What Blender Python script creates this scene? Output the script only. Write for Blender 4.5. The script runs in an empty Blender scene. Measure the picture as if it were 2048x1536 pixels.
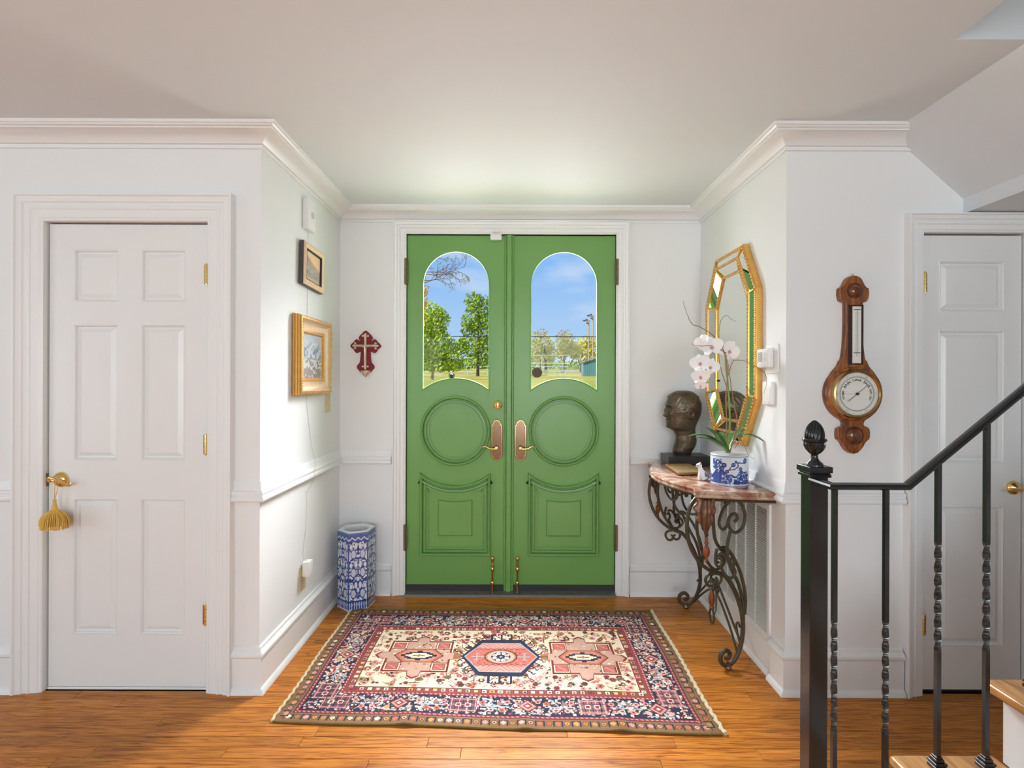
import bpy, bmesh, math, random
import numpy as np
from mathutils import Vector, Matrix, Euler

random.seed(7)
NP = np.random.RandomState(11)
SC = bpy.context.scene
COL = SC.collection
PI = math.pi

# ------------------------------------------------------------------ camera, world, lights, exposure
CAMH = 1.369                      # eye height above the hall floor
F = 1024.0                        # focal length in pixels of the 2048 px wide frame
cam_d = bpy.data.cameras.new('camera'); cam = bpy.data.objects.new('camera', cam_d); COL.objects.link(cam)
cam_d.sensor_width = 36.0; cam_d.lens = 36.0 * F / 2048.0
cam_d.shift_x = -(1027 - 1024) / 2048.0
cam_d.shift_y = (762 - 768) / 2048.0
cam_d.clip_start = 0.03; cam_d.clip_end = 1000
cam.location = (0, 0, CAMH); cam.rotation_euler = Euler((PI / 2, math.radians(-0.2), 0), 'XYZ')
cam.rotation_euler = (Matrix.Rotation(PI / 2, 3, 'X') @ Matrix.Rotation(math.radians(0.2), 3, 'Z')).to_euler()
SC.camera = cam
SC.view_settings.view_transform = 'Standard'
SC.view_settings.look = 'None'
SC.view_settings.gamma = 1.0
SC.view_settings.use_curve_mapping = False
SC.view_settings.exposure = 0.2
SC.cycles.max_bounces = 8; SC.cycles.diffuse_bounces = 4; SC.cycles.glossy_bounces = 4

W = bpy.data.worlds.new('sky'); SC.world = W; W.use_nodes = True
nt = W.node_tree; nt.nodes.clear()
n_out = nt.nodes.new('ShaderNodeOutputWorld'); n_bg = nt.nodes.new('ShaderNodeBackground')
n_tc = nt.nodes.new('ShaderNodeTexCoord'); n_sep = nt.nodes.new('ShaderNodeSeparateXYZ')
n_rmp = nt.nodes.new('ShaderNodeValToRGB')
n_rmp.color_ramp.elements[0].position = 0.0; n_rmp.color_ramp.elements[0].color = (0.56, 0.77, 0.97, 1)
n_rmp.color_ramp.elements[1].position = 0.55; n_rmp.color_ramp.elements[1].color = (0.20, 0.42, 0.88, 1)
e = n_rmp.color_ramp.elements.new(0.22); e.color = (0.28, 0.55, 1.0, 1)
n_map = nt.nodes.new('ShaderNodeMapping'); n_map.inputs['Scale'].default_value = (3.0, 3.0, 11.0)
n_map.inputs['Rotation'].default_value = (0.0, 0.28, 0.2)
n_noi = nt.nodes.new('ShaderNodeTexNoise'); n_noi.inputs['Scale'].default_value = 1.6; n_noi.inputs['Detail'].default_value = 6
n_cr = nt.nodes.new('ShaderNodeValToRGB')
n_cr.color_ramp.elements[0].position = 0.54; n_cr.color_ramp.elements[0].color = (0, 0, 0, 1)
n_cr.color_ramp.elements[1].position = 0.78; n_cr.color_ramp.elements[1].color = (0.75, 0.75, 0.75, 1)
n_mix = nt.nodes.new('ShaderNodeMix'); n_mix.data_type = 'RGBA'
n_mix.inputs[7].default_value = (0.80, 0.90, 1.0, 1)
nt.links.new(n_tc.outputs['Generated'], n_sep.inputs[0]); nt.links.new(n_sep.outputs['Z'], n_rmp.inputs[0])
nt.links.new(n_tc.outputs['Generated'], n_map.inputs[0]); nt.links.new(n_map.outputs[0], n_noi.inputs[0])
nt.links.new(n_noi.outputs[0], n_cr.inputs[0]); nt.links.new(n_cr.outputs[0], n_mix.inputs[0])
nt.links.new(n_rmp.outputs[0], n_mix.inputs[6]); nt.links.new(n_mix.outputs[2], n_bg.inputs[0])
n_bg.inputs[1].default_value = 0.80
nt.links.new(n_bg.outputs[0], n_out.inputs[0])

def lamp_area(name, loc, rot, sx, sy, power, col=(1, 1, 1)):
    d = bpy.data.lights.new(name, 'AREA'); d.shape = 'RECTANGLE'; d.size = sx; d.size_y = sy
    d.energy = power; d.color = col
    o = bpy.data.objects.new(name, d); COL.objects.link(o); o.location = loc; o.rotation_euler = rot
    return o
sun_d = bpy.data.lights.new('sun', 'SUN'); sun_d.energy = 5.6; sun_d.angle = math.radians(0.6); sun_d.color = (1, 0.95, 0.86)
sun = bpy.data.objects.new('sun', sun_d); COL.objects.link(sun)
sun.rotation_euler = (Vector((0.62, 0.42, -0.75))).to_track_quat('-Z', 'Y').to_euler()
# added lamps standing in for daylight: behind the camera, and outside the green doors
REAR_FILL = (0.84, 0.94, 0.965)
DOOR_FILL = (0.95, 0.945, 0.96)
lamp_area('daylight_fill_rear_left', (-2.2, -3.72, 1.45), (math.radians(112), 0, 0), 1.7, 1.75, 43, REAR_FILL)  # rear and hall-end fill lamps are tilted up to lighten the ceiling
lamp_area('daylight_fill_rear_right', (0.6, -3.72, 1.45), (math.radians(112), 0, 0), 1.7, 1.75, 96, REAR_FILL)
lamp_area('daylight_fill_hall_end', (-5.22, -0.4, 1.45), (math.radians(108), 0, math.radians(-90)), 1.7, 1.75, 26, REAR_FILL)
lamp_area('daylight_fill_door', (0.0, 4.4, 1.9), (math.radians(-90), 0, 0), 3.3, 2.2, 165, DOOR_FILL)
lamp_area('daylight_fill_door_high', (0.0, 4.9, 4.1), (math.radians(-52), 0, 0), 3.3, 2.6, 2050, DOOR_FILL)  # fill lamp added above the view to brighten floor and rug

# ------------------------------------------------------------------ helpers
def lin(r, g=None, b=None):
    if g is None:
        r, g, b = r
    def f(c):
        c /= 255.0
        return c / 12.92 if c <= 0.04045 else ((c + 0.055) / 1.055) ** 2.4
    return (f(r), f(g), f(b))

def X(px, d): return (px - 1027.0) / F * d
def Z(py, d): return CAMH - (py - 762.0) / F * d

MATS = {}
def mat(name, col, rough=0.5, metal=0.0, var=0.06, scale=12.0, bump=0.0, bscale=None, coat=0.0, spec=0.5, attr=None, stretch=None, trans=0.0):
    if name in MATS:
        return MATS[name]
    m = bpy.data.materials.new(name); m.use_nodes = True; MATS[name] = m
    t = m.node_tree; b = t.nodes['Principled BSDF']
    b.inputs['Roughness'].default_value = rough; b.inputs['Metallic'].default_value = metal
    b.inputs['Specular IOR Level'].default_value = spec
    b.inputs['Coat Weight'].default_value = coat; b.inputs['Coat Roughness'].default_value = 0.12
    if trans: b.inputs['Transmission Weight'].default_value = trans
    tc = t.nodes.new('ShaderNodeTexCoord'); mp = t.nodes.new('ShaderNodeMapping')
    if stretch: mp.inputs['Scale'].default_value = stretch
    t.links.new(tc.outputs['Object'], mp.inputs[0])
    no = t.nodes.new('ShaderNodeTexNoise'); no.inputs['Scale'].default_value = scale; no.inputs['Detail'].default_value = 4
    t.links.new(mp.outputs[0], no.inputs['Vector'])
    hs = t.nodes.new('ShaderNodeMapRange'); hs.inputs['To Min'].default_value = 1 - var; hs.inputs['To Max'].default_value = 1 + var
    t.links.new(no.outputs[0], hs.inputs[0])
    mx = t.nodes.new('ShaderNodeVectorMath'); mx.operation = 'MULTIPLY'
    if attr:
        at = t.nodes.new('ShaderNodeAttribute'); at.attribute_name = attr
        t.links.new(at.outputs['Color'], mx.inputs[0])
    else:
        mx.inputs[0].default_value = col
    t.links.new(hs.outputs[0], mx.inputs[1]); t.links.new(mx.outputs[0], b.inputs['Base Color'])
    if bump:
        nb = t.nodes.new('ShaderNodeTexNoise'); nb.inputs['Scale'].default_value = bscale or scale * 4; nb.inputs['Detail'].default_value = 3
        t.links.new(mp.outputs[0], nb.inputs['Vector'])
        bp = t.nodes.new('ShaderNodeBump'); bp.inputs['Strength'].default_value = bump; bp.inputs['Distance'].default_value = 0.004
        t.links.new(nb.outputs[0], bp.inputs['Height']); t.links.new(bp.outputs[0], b.inputs['Normal'])
    return m

def ramp_mat(name, stops, rough, scale, stretch=(1, 1, 1), detail=8, dist=0.6, coat=0.0, bump=0.0, rnd=0.0, metal=0.0):
    """noise-driven colour ramp; rnd adds a per-object shift of tone and pattern"""
    m = bpy.data.materials.new(name); m.use_nodes = True; MATS[name] = m
    t = m.node_tree; b = t.nodes['Principled BSDF']
    b.inputs['Roughness'].default_value = rough; b.inputs['Coat Weight'].default_value = coat; b.inputs['Coat Roughness'].default_value = 0.1
    b.inputs['Metallic'].default_value = metal
    tc = t.nodes.new('ShaderNodeTexCoord'); mp = t.nodes.new('ShaderNodeMapping'); mp.inputs['Scale'].default_value = stretch
    t.links.new(tc.outputs['Object'], mp.inputs[0])
    no = t.nodes.new('ShaderNodeTexNoise'); no.inputs['Scale'].default_value = scale; no.inputs['Detail'].default_value = detail
    no.inputs['Distortion'].default_value = dist
    vec = mp.outputs[0]
    oi = t.nodes.new('ShaderNodeObjectInfo')
    if rnd:
        ad = t.nodes.new('ShaderNodeVectorMath'); ad.operation = 'MULTIPLY_ADD'
        cx = t.nodes.new('ShaderNodeCombineXYZ')
        for k in range(3): t.links.new(oi.outputs['Random'], cx.inputs[k])
        ad.inputs[1].default_value = (37.0, 53.0, 71.0)
        t.links.new(cx.outputs[0], ad.inputs[0]); t.links.new(mp.outputs[0], ad.inputs[2]); vec = ad.outputs[0]
    t.links.new(vec, no.inputs['Vector'])
    cr = t.nodes.new('ShaderNodeValToRGB')
    el = cr.color_ramp.elements
    while len(el) < len(stops): el.new(0.5)
    for k, (p, c) in enumerate(stops):
        el[k].position = p; el[k].color = (*c, 1)
    t.links.new(no.outputs[0], cr.inputs[0])
    out = cr.outputs[0]
    if rnd:
        mr = t.nodes.new('ShaderNodeMapRange'); mr.inputs['To Min'].default_value = 1 - rnd; mr.inputs['To Max'].default_value = 1 + rnd
        t.links.new(oi.outputs['Random'], mr.inputs[0])
        vm = t.nodes.new('ShaderNodeVectorMath'); vm.operation = 'MULTIPLY'
        t.links.new(out, vm.inputs[0]); t.links.new(mr.outputs[0], vm.inputs[1]); out = vm.outputs[0]
    t.links.new(out, b.inputs['Base Color'])
    if bump:
        bp = t.nodes.new('ShaderNodeBump'); bp.inputs['Strength'].default_value = bump; bp.inputs['Distance'].default_value = 0.002
        t.links.new(no.outputs[0], bp.inputs['Height']); t.links.new(bp.outputs[0], b.inputs['Normal'])
    return m

class MB:
    def __init__(s): s.V = []; s.F = []; s.C = []
    def add(s, V, Fc, col=None):
        k = len(s.V); s.V += [tuple(v) for v in V]
        s.F += [tuple(i + k for i in f) for f in Fc]
        s.C += [col] * len(Fc)
        return s
    def box(s, x0, x1, y0, y1, z0, z1, col=None):
        V = [(x, y, z) for x in (x0, x1) for y in (y0, y1) for z in (z0, z1)]
        return s.add(V, [(0, 1, 3, 2), (4, 6, 7, 5), (0, 4, 5, 1), (2, 3, 7, 6), (0, 2, 6, 4), (1, 5, 7, 3)], col)
    def prism(s, poly, h0, h1, mp):
        n = len(poly)
        V = [mp(u, v, h0) for u, v in poly] + [mp(u, v, h1) for u, v in poly]
        Fc = [tuple(range(n)), tuple(range(2 * n - 1, n - 1, -1))]
        Fc += [(i, (i + 1) % n, n + (i + 1) % n, n + i) for i in range(n)]
        return s.add(V, Fc)
    def loops(s, pts, profile, mp, closed=True, close_prof=False):
        """sweep a (inset, height) profile round a 2D path, mitred; insets go to the left of the path"""
        n = len(pts); rings = []
        P2 = [Vector(p) for p in pts]
        nor = []
        for i in range(n):
            if closed or 0 < i < n - 1:
                a = (P2[i] - P2[i - 1]).normalized(); b = (P2[(i + 1) % n] - P2[i]).normalized()
            elif i == 0: a = b = (P2[1] - P2[0]).normalized()
            else: a = b = (P2[-1] - P2[-2]).normalized()
            na = Vector((-a.y, a.x)); nb = Vector((-b.y, b.x))
            nor.append((na + nb) / max(0.25, 1 + na.dot(nb)))
        V = []
        m = len(profile)
        for i in range(n):
            for o, h in profile:
                q = P2[i] + nor[i] * o; V.append(mp(q.x, q.y, h))
        Fc = []
        for i in range(n if closed else n - 1):
            j = (i + 1) % n
            for k in range(m if close_prof else m - 1):
                k2 = (k + 1) % m
                Fc.append((i * m + k, j * m + k, j * m + k2, i * m + k2))
        if not closed and close_prof:
            Fc += [tuple(range(m)), tuple((n - 1) * m + k for k in range(m - 1, -1, -1))]
        return s.add(V, Fc)
    def tube(s, pts, r, seg=8, cap=True, flat=None):
        pts = [Vector(p) for p in pts]; n = len(pts)
        rs = r if isinstance(r, (list, tuple)) else [r] * n
        T = [(pts[min(i + 1, n - 1)] - pts[max(i - 1, 0)]).normalized() for i in range(n)]
        up = Vector((0, 0, 1)) if abs(T[0].z) < 0.9 else Vector((1, 0, 0))
        N = (up - T[0] * up.dot(T[0])).normalized(); V = []
        for i in range(n):
            N = (N - T[i] * N.dot(T[i]))
            N = N.normalized() if N.length > 1e-6 else Vector((1, 0, 0))
            B = T[i].cross(N)
            for k in range(seg):
                a = 2 * PI * (k + 0.5) / seg
                V.append(pts[i] + (N * math.cos(a) + B * math.sin(a) * (flat or 1)) * rs[i])
        Fc = [(i * seg + k, i * seg + (k + 1) % seg, (i + 1) * seg + (k + 1) % seg, (i + 1) * seg + k) for i in range(n - 1) for k in range(seg)]
        if cap: Fc += [tuple(range(seg - 1, -1, -1)), tuple((n - 1) * seg + k for k in range(seg))]
        return s.add(V, Fc)
    def lathe(s, prof, mp, seg=32):
        """prof: (r, h); mp(u, v, h)"""
        V = []; m = len(prof)
        for k in range(seg):
            a = 2 * PI * k / seg
            for r, h in prof: V.append(mp(r * math.cos(a), r * math.sin(a), h))
        Fc = [(k * m + i, ((k + 1) % seg) * m + i, ((k + 1) % seg) * m + i + 1, k * m + i + 1) for k in range(seg) for i in range(m - 1)]
        if prof[0][0] > 1e-6: Fc.append(tuple(k * m for k in range(seg - 1, -1, -1)))
        if prof[-1][0] > 1e-6: Fc.append(tuple(k * m + m - 1 for k in range(seg)))
        return s.add(V, Fc)
    def ball(s, c, r, seg=8, rings=5, sc=(1, 1, 1)):
        pr = [(max(0.0, math.sin(PI * i / rings)) * r, -math.cos(PI * i / rings) * r) for i in range(rings + 1)]
        pr[0] = (0, -r); pr[-1] = (0, r)
        return s.lathe(pr, lambda u, v, h: (c[0] + u * sc[0], c[1] + v * sc[1], c[2] + h * sc[2]), seg)
    def grid(s, W_, H_, fn):
        """(W+1)x(H+1) vertices fn(i, j)"""
        V = [fn(i, j) for j in range(H_ + 1) for i in range(W_ + 1)]
        Fc = [(j * (W_ + 1) + i, j * (W_ + 1) + i + 1, (j + 1) * (W_ + 1) + i + 1, (j + 1) * (W_ + 1) + i) for j in range(H_) for i in range(W_)]
        return s.add(V, Fc)
    def build(s, name, m, parent=None, smooth=False, bevel=0.0, col=None, origin=None, merge=False, seg=1):
        me = bpy.data.meshes.new(name)
        V = s.V
        if origin is not None:
            ox, oy, oz = origin; V = [(x - ox, y - oy, z - oz) for x, y, z in V]
        me.from_pydata(V, [], s.F)
        bm = bmesh.new(); bm.from_mesh(me)
        if merge: bmesh.ops.remove_doubles(bm, verts=bm.verts, dist=1e-5)
        bmesh.ops.recalc_face_normals(bm, faces=bm.faces)
        if bevel:
            ed = [e for e in bm.edges if len(e.link_faces) == 2 and e.calc_face_angle(0) > 0.5]
            bmesh.ops.bevel(bm, geom=ed, offset=bevel, segments=seg, affect='EDGES', profile=0.6, clamp_overlap=True)
        bm.to_mesh(me); bm.free()
        if smooth:
            me.polygons.foreach_set('use_smooth', [True] * len(me.polygons))
            if smooth != 'all': me.set_sharp_from_angle(angle=math.radians(38 if smooth is True else smooth))
        if col is not None:
            a = me.attributes.new('Col', 'FLOAT_COLOR', 'FACE')
            a.data.foreach_set('color', np.asarray(col, dtype=np.float32).reshape(-1))
        me.materials.append(m)
        o = bpy.data.objects.new(name, me); COL.objects.link(o)
        if origin is not None: o.location = origin
        if parent is not None:
            o.parent = parent
            if parent.type == 'EMPTY' or True:
                o.matrix_parent_inverse = Matrix.Identity(4)
                pl = parent.location.copy(); q = parent.parent
                while q is not None:
                    pl += q.location; q = q.parent
                o.location = Vector(o.location) - pl
        return o

def tag(o, label=None, cat=None, group=None, kind=None):
    if label: o['label'] = label
    if cat: o['category'] = cat
    if group: o['group'] = group
    if kind: o['kind'] = kind
    return o
def thing(name, label, cat, loc=(0, 0, 0), group=None, kind=None):
    o = bpy.data.objects.new(name, None); COL.objects.link(o); o.location = loc; o.empty_display_size = 0.05
    return tag(o, label, cat, group, kind)
def mXZ(y0): return lambda u, v, h: (u, y0 - h, v)        # on a wall that faces the camera
def mL(x0): return lambda u, v, h: (x0 + h, u, v)         # on a wall that faces +x
def mR(x0): return lambda u, v, h: (x0 - h, u, v)         # on a wall that faces -x
def mXY(z0=0.0): return lambda u, v, h: (u, v, z0 + h)
def rect(u0, u1, v0, v1): return [(u0, v0), (u1, v0), (u1, v1), (u0, v1)]
def arc(cx, cy, r, a0, a1, n): return [(cx + r * math.cos(math.radians(a0 + (a1 - a0) * i / n)), cy + r * math.sin(math.radians(a0 + (a1 - a0) * i / n))) for i in range(n + 1)]
def catmull(pts, n=8, closed=False):
    pts = [Vector(p) for p in pts]; out = []; N = len(pts)
    rng = range(N if closed else N - 1)
    for i in rng:
        g = lambda k: pts[k % N] if closed else pts[max(0, min(N - 1, k))]
        p0, p1, p2, p3 = g(i - 1), g(i), g(i + 1), g(i + 2)
        for k in range(n):
            t = k / n
            out.append(0.5 * ((2 * p1) + (p2 - p0) * t + (2 * p0 - 5 * p1 + 4 * p2 - p3) * t * t + (3 * p1 - p0 - 3 * p2 + p3) * t ** 3))
    if not closed: out.append(pts[-1])
    return out
def vnoise(w, h, cw, ch, seed):
    r = np.random.RandomState(seed).rand(ch + 2, cw + 2)
    y = np.linspace(0, ch, h, endpoint=False); x = np.linspace(0, cw, w, endpoint=False)
    yi = y.astype(int); xi = x.astype(int); fy = (y - yi)[:, None]; fx = (x - xi)[None, :]
    fy = fy * fy * (3 - 2 * fy); fx = fx * fx * (3 - 2 * fx)
    a = r[yi][:, xi]; b = r[yi][:, xi + 1]; c = r[yi + 1][:, xi]; d = r[yi + 1][:, xi + 1]
    return a * (1 - fx) * (1 - fy) + b * fx * (1 - fy) + c * (1 - fx) * fy + d * fx * fy

class Canvas:
    """flat colour raster in metres, later laid on a mesh face by face"""
    def __init__(s, w, h, res, bg):
        s.w, s.h, s.res = w, h, res; s.nx = int(round(w / res)); s.ny = int(round(h / res))
        s.a = np.zeros((s.ny, s.nx, 3)); s.a[:] = bg
        s.U, s.Vv = np.meshgrid((np.arange(s.nx) + .5) * w / s.nx, (np.arange(s.ny) + .5) * h / s.ny)
    def put(s, m, c): s.a[m] = c
    def rect(s, u0, u1, v0, v1, c):
        i0, i1 = max(0, int(round(u0 / s.w * s.nx))), int(round(u1 / s.w * s.nx)); j0, j1 = max(0, int(round(v0 / s.h * s.ny))), int(round(v1 / s.h * s.ny))
        if i1 == i0: i1 += 1
        if j1 == j0: j1 += 1
        s.a[j0:j1, i0:i1] = c
    def win(s, u0, u1, v0, v1):
        i0 = max(0, int(u0 / s.w * s.nx) - 1); i1 = min(s.nx, int(u1 / s.w * s.nx) + 2); j0 = max(0, int(v0 / s.h * s.ny) - 1); j1 = min(s.ny, int(v1 / s.h * s.ny) + 2)
        return (slice(j0, max(j0, j1)), slice(i0, max(i0, i1)))
    def disc(s, u, v, r, c, ry=None):
        ry = ry or r; k = s.win(u - r, u + r, v - ry, v + ry)
        m = ((s.U[k] - u) / r) ** 2 + ((s.Vv[k] - v) / ry) ** 2 <= 1; s.a[k][m] = c
    def diamond(s, u, v, r, c, ry=None):
        ry = ry or r; k = s.win(u - r, u + r, v - ry, v + ry)
        m = abs(s.U[k] - u) / r + abs(s.Vv[k] - v) / ry <= 1; s.a[k][m] = c
    def poly(s, pts, c):
        us = [p[0] for p in pts]; vs = [p[1] for p in pts]
        k = s.win(min(us), max(us), min(vs), max(vs)); U = s.U[k]; V = s.Vv[k]; m = np.zeros(U.shape, bool); n = len(pts)
        for i in range(n):
            (x0, y0), (x1, y1) = pts[i], pts[(i + 1) % n]
            if y0 == y1: continue
            cnd = ((y0 > V) != (y1 > V)) & (U < (x1 - x0) * (V - y0) / (y1 - y0) + x0); m ^= cnd
        s.a[k][m] = c
    def line(s, pts, th, c):
        for (x0, y0), (x1, y1) in zip(pts[:-1], pts[1:]):
            k = s.win(min(x0, x1) - th, max(x0, x1) + th, min(y0, y1) - th, max(y0, y1) + th)
            dx, dy = x1 - x0, y1 - y0; L = dx * dx + dy * dy or 1e-9
            t = np.clip(((s.U[k] - x0) * dx + (s.Vv[k] - y0) * dy) / L, 0, 1)
            m = (s.U[k] - x0 - t * dx) ** 2 + (s.Vv[k] - y0 - t * dy) ** 2 <= (th / 2) ** 2; s.a[k][m] = c
    def rgba(s):
        o = np.ones((s.ny, s.nx, 4)); o[:, :, :3] = s.a; return o.reshape(-1, 4)

def copy_tree(o, parent=None):
    c = o.copy(); COL.objects.link(c); c.parent = parent
    for ch in [q for q in bpy.data.objects if q.parent is o]: copy_tree(ch, c)
    return c

# ------------------------------------------------------------------ materials
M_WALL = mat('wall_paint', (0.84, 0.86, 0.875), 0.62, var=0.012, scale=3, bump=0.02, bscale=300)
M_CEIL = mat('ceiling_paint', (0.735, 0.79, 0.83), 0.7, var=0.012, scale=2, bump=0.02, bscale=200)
M_TRIM = mat('trim_paint', (0.85, 0.867, 0.88), 0.32, var=0.012, scale=4)
M_DOORW = mat('white_door_paint', (0.83, 0.845, 0.855), 0.3, var=0.015, scale=5, bump=0.02, bscale=120)
M_GREEN = mat('green_door_paint', lin(112, 164, 86), 0.33, var=0.05, scale=5, bump=0.05, bscale=90)
M_BRASS = mat('polished_brass', (0.83, 0.60, 0.24), 0.16, 1.0, var=0.08, scale=40)
M_ABRASS = mat('aged_brass', (0.21, 0.125, 0.075), 0.22, 0.8, var=0.15, scale=60)
M_BRONZE = mat('hinge_bronze', (0.20, 0.155, 0.10), 0.42, 0.8, var=0.2, scale=60)
M_IRONB = mat('black_painted_iron', (0.012, 0.014, 0.016), 0.22, 0.0, var=0.25, scale=25, spec=0.5, coat=0.25, bump=0.05, bscale=60)
M_IRONG = mat('olive_brown_iron', (0.075, 0.062, 0.038), 0.4, 0.35, var=0.35, scale=30, bump=0.1, bscale=150)
M_COPPER = mat('coppery_leaf', (0.17, 0.085, 0.05), 0.33, 0.55, var=0.4, scale=40, bump=0.1, bscale=200)
M_RUST = mat('orange_rust', (0.27, 0.08, 0.02), 0.45, 0.3, var=0.3, scale=60)
M_PLASTIC = mat('white_plastic', (0.85, 0.85, 0.85), 0.35, var=0.01)
M_BEIGE = mat('beige_plastic', lin(214, 202, 160), 0.4, var=0.02)
M_DARK = mat('dark_gap', (0.02, 0.02, 0.02), 0.8)
M_GREYV = mat('vent_grey', (0.74, 0.74, 0.74), 0.45, var=0.03)
M_RUBBER = mat('dark_rubber', (0.03, 0.03, 0.032), 0.6)
M_ALU = mat('threshold_metal', (0.22, 0.21, 0.20), 0.4, 0.6, var=0.2, scale=30)
M_GOLD = mat('gilt_wood', (0.80, 0.45, 0.12), 0.3, 0.75, var=0.22, scale=35, bump=0.1, bscale=120)
M_GOLD2 = mat('pale_gilt', (0.76, 0.56, 0.36), 0.42, 0.35, var=0.15, scale=40)
M_GOLDD = mat('gilt_dark_groove', (0.22, 0.10, 0.03), 0.5, 0.4, var=0.3, scale=60)  # dark brown gilt for the dots between beads and the backing board
M_MIRROR = mat('mirror_glass', (0.83, 0.88, 0.83), 0.015, 1.0, var=0.01)
M_COL = mat('printed_colour', (1, 1, 1), 0.5, var=0.04, scale=60, attr='Col')
M_GLAZE = mat('glazed_porcelain', (1, 1, 1), 0.12, var=0.05, scale=30, attr='Col', coat=0.5)
M_RUGM = mat('wool_pile', (1, 1, 1), 0.95, var=0.16, scale=420, attr='Col', bump=0.3, bscale=700, spec=0.1)
M_BRONZEB = mat('bust_bronze', (0.115, 0.088, 0.06), 0.32, 0.7, var=0.55, scale=14, bump=0.35, bscale=45)
M_STONEB = mat('black_stone', (0.022, 0.021, 0.021), 0.35, var=0.2, scale=30)
M_LEAF = mat('orchid_leaf', (0.045, 0.16, 0.03), 0.35, var=0.2, scale=20)
M_STEM = mat('orchid_stem', (0.18, 0.30, 0.06), 0.45, var=0.15, scale=30)
M_TWIG = mat('curly_twig', (0.30, 0.15, 0.08), 0.6, var=0.25, scale=40)
M_PETAL = mat('white_petal', (0.92, 0.915, 0.925), 0.5, var=0.05, scale=40)
M_LIP = mat('pink_lip', (0.80, 0.42, 0.47), 0.5, var=0.2, scale=80)
M_MOSS = mat('pot_moss', (0.16, 0.17, 0.07), 0.9, var=0.5, scale=60, bump=0.5)
M_VELVET = mat('crimson_velvet', (0.22, 0.022, 0.035), 0.8, var=0.12, scale=50)
M_SILVER = mat('antique_silver', (0.62, 0.54, 0.42), 0.33, 0.85, var=0.3, scale=90, bump=0.2, bscale=300)
M_TASSEL = mat('yellow_silk', (0.72, 0.44, 0.09), 0.6, var=0.2, scale=90)
M_WHITEBOARD = mat('riser_paint', (0.82, 0.83, 0.84), 0.45, var=0.01)
M_BLACK = mat('black_print', (0.02, 0.02, 0.02), 0.5)
M_DIAL = mat('enamel_dial', (0.80, 0.81, 0.77), 0.3, var=0.02)
M_LCD = mat('grey_screen', (0.42, 0.43, 0.40), 0.3)
M_CREAMW = mat('cream_wool', (0.72, 0.60, 0.42), 0.95, var=0.2, scale=120)
M_GOLDW = mat('brown_overcast', (0.20, 0.135, 0.05), 0.95, var=0.4, scale=120)
M_MAHOG = ramp_mat('barometer_oak', [(0.3, (0.09, 0.022, 0.005)), (0.55, (0.29, 0.082, 0.013)), (0.75, (0.46, 0.16, 0.03))], 0.27, 9, (6, 6, 1), coat=0.4)
M_WOODT = ramp_mat('tread_oak', [(0.3, (0.28, 0.115, 0.03)), (0.5, (0.54, 0.26, 0.075)), (0.75, (0.68, 0.36, 0.12))], 0.3, 7, (6, 0.7, 6), coat=0.3, dist=1.2)
M_FLOOR = ramp_mat('floor_oak', [(0.28, (0.17, 0.045, 0.007)), (0.41, (0.39, 0.128, 0.018)), (0.55, (0.55, 0.205, 0.033)), (0.78, (0.68, 0.28, 0.055))], 0.33, 4.5, (1.0, 15, 6), detail=6, dist=1.9, coat=0.05, bump=0.05, rnd=0.17)
M_FLOOR.node_tree.nodes['Principled BSDF'].inputs['Specular IOR Level'].default_value = 0.22
M_MARBLE = ramp_mat('red_brown_marble', [(0.25, (0.12, 0.045, 0.03)), (0.42, (0.32, 0.14, 0.09)), (0.55, (0.42, 0.25, 0.18)), (0.62, (0.60, 0.48, 0.36)), (0.70, (0.36, 0.20, 0.14))], 0.08, 6, (1, 1, 1), detail=10, dist=2.2, coat=0.3)
M_GRASS = ramp_mat('lawn_grass', [(0.3, (0.20, 0.22, 0.02)), (0.5, (0.34, 0.31, 0.03)), (0.7, (0.46, 0.36, 0.06))], 0.9, 0.5, (1, 0.15, 1))
def glass_mat():
    m = bpy.data.materials.new('window_glass'); m.use_nodes = True; t = m.node_tree; t.nodes.clear()
    o = t.nodes.new('ShaderNodeOutputMaterial'); tr = t.nodes.new('ShaderNodeBsdfTransparent'); gl = t.nodes.new('ShaderNodeBsdfGlossy')
    gl.inputs['Roughness'].default_value = 0.02; mx = t.nodes.new('ShaderNodeMixShader')
    no = t.nodes.new('ShaderNodeTexNoise'); no.inputs['Scale'].default_value = 3
    mr = t.nodes.new('ShaderNodeMapRange'); mr.inputs['To Min'].default_value = 0.004; mr.inputs['To Max'].default_value = 0.008
    t.links.new(no.outputs[0], mr.inputs[0]); t.links.new(mr.outputs[0], mx.inputs[0])
    t.links.new(tr.outputs[0], mx.inputs[1]); t.links.new(gl.outputs[0], mx.inputs[2]); t.links.new(mx.outputs[0], o.inputs[0])
    return m
M_GLASS = glass_mat()
def leaf_mat(name, c, v=0.35):
    m = mat(name, c, 0.7, var=v, scale=1.5)
    b = m.node_tree.nodes['Principled BSDF']; b.inputs['Specular IOR Level'].default_value = 0.2
    return m

# ------------------------------------------------------------------ room shell
XL, XR = -1.113, 1.197            # alcove side walls
YN, YB = 2.25, 3.283              # hall-facing wall plane, entrance wall plane
ZC = 2.464                        # ceiling
HX0, HX1, HY0 = -5.0, 3.6, -3.5   # hall extents
YO = 3.46                         # outer face
DL = (-2.055, -1.345, 2.058)      # left closet door: x0, x1, top
DR = (1.798, 2.247, 2.022)        # right closet door
DG = (-0.688, 0.655, 2.308)       # green doors opening

def struct(name, mb, m, label, cat, **k): return tag(mb.build(name, m, **k), label, cat, None, 'structure')

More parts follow.
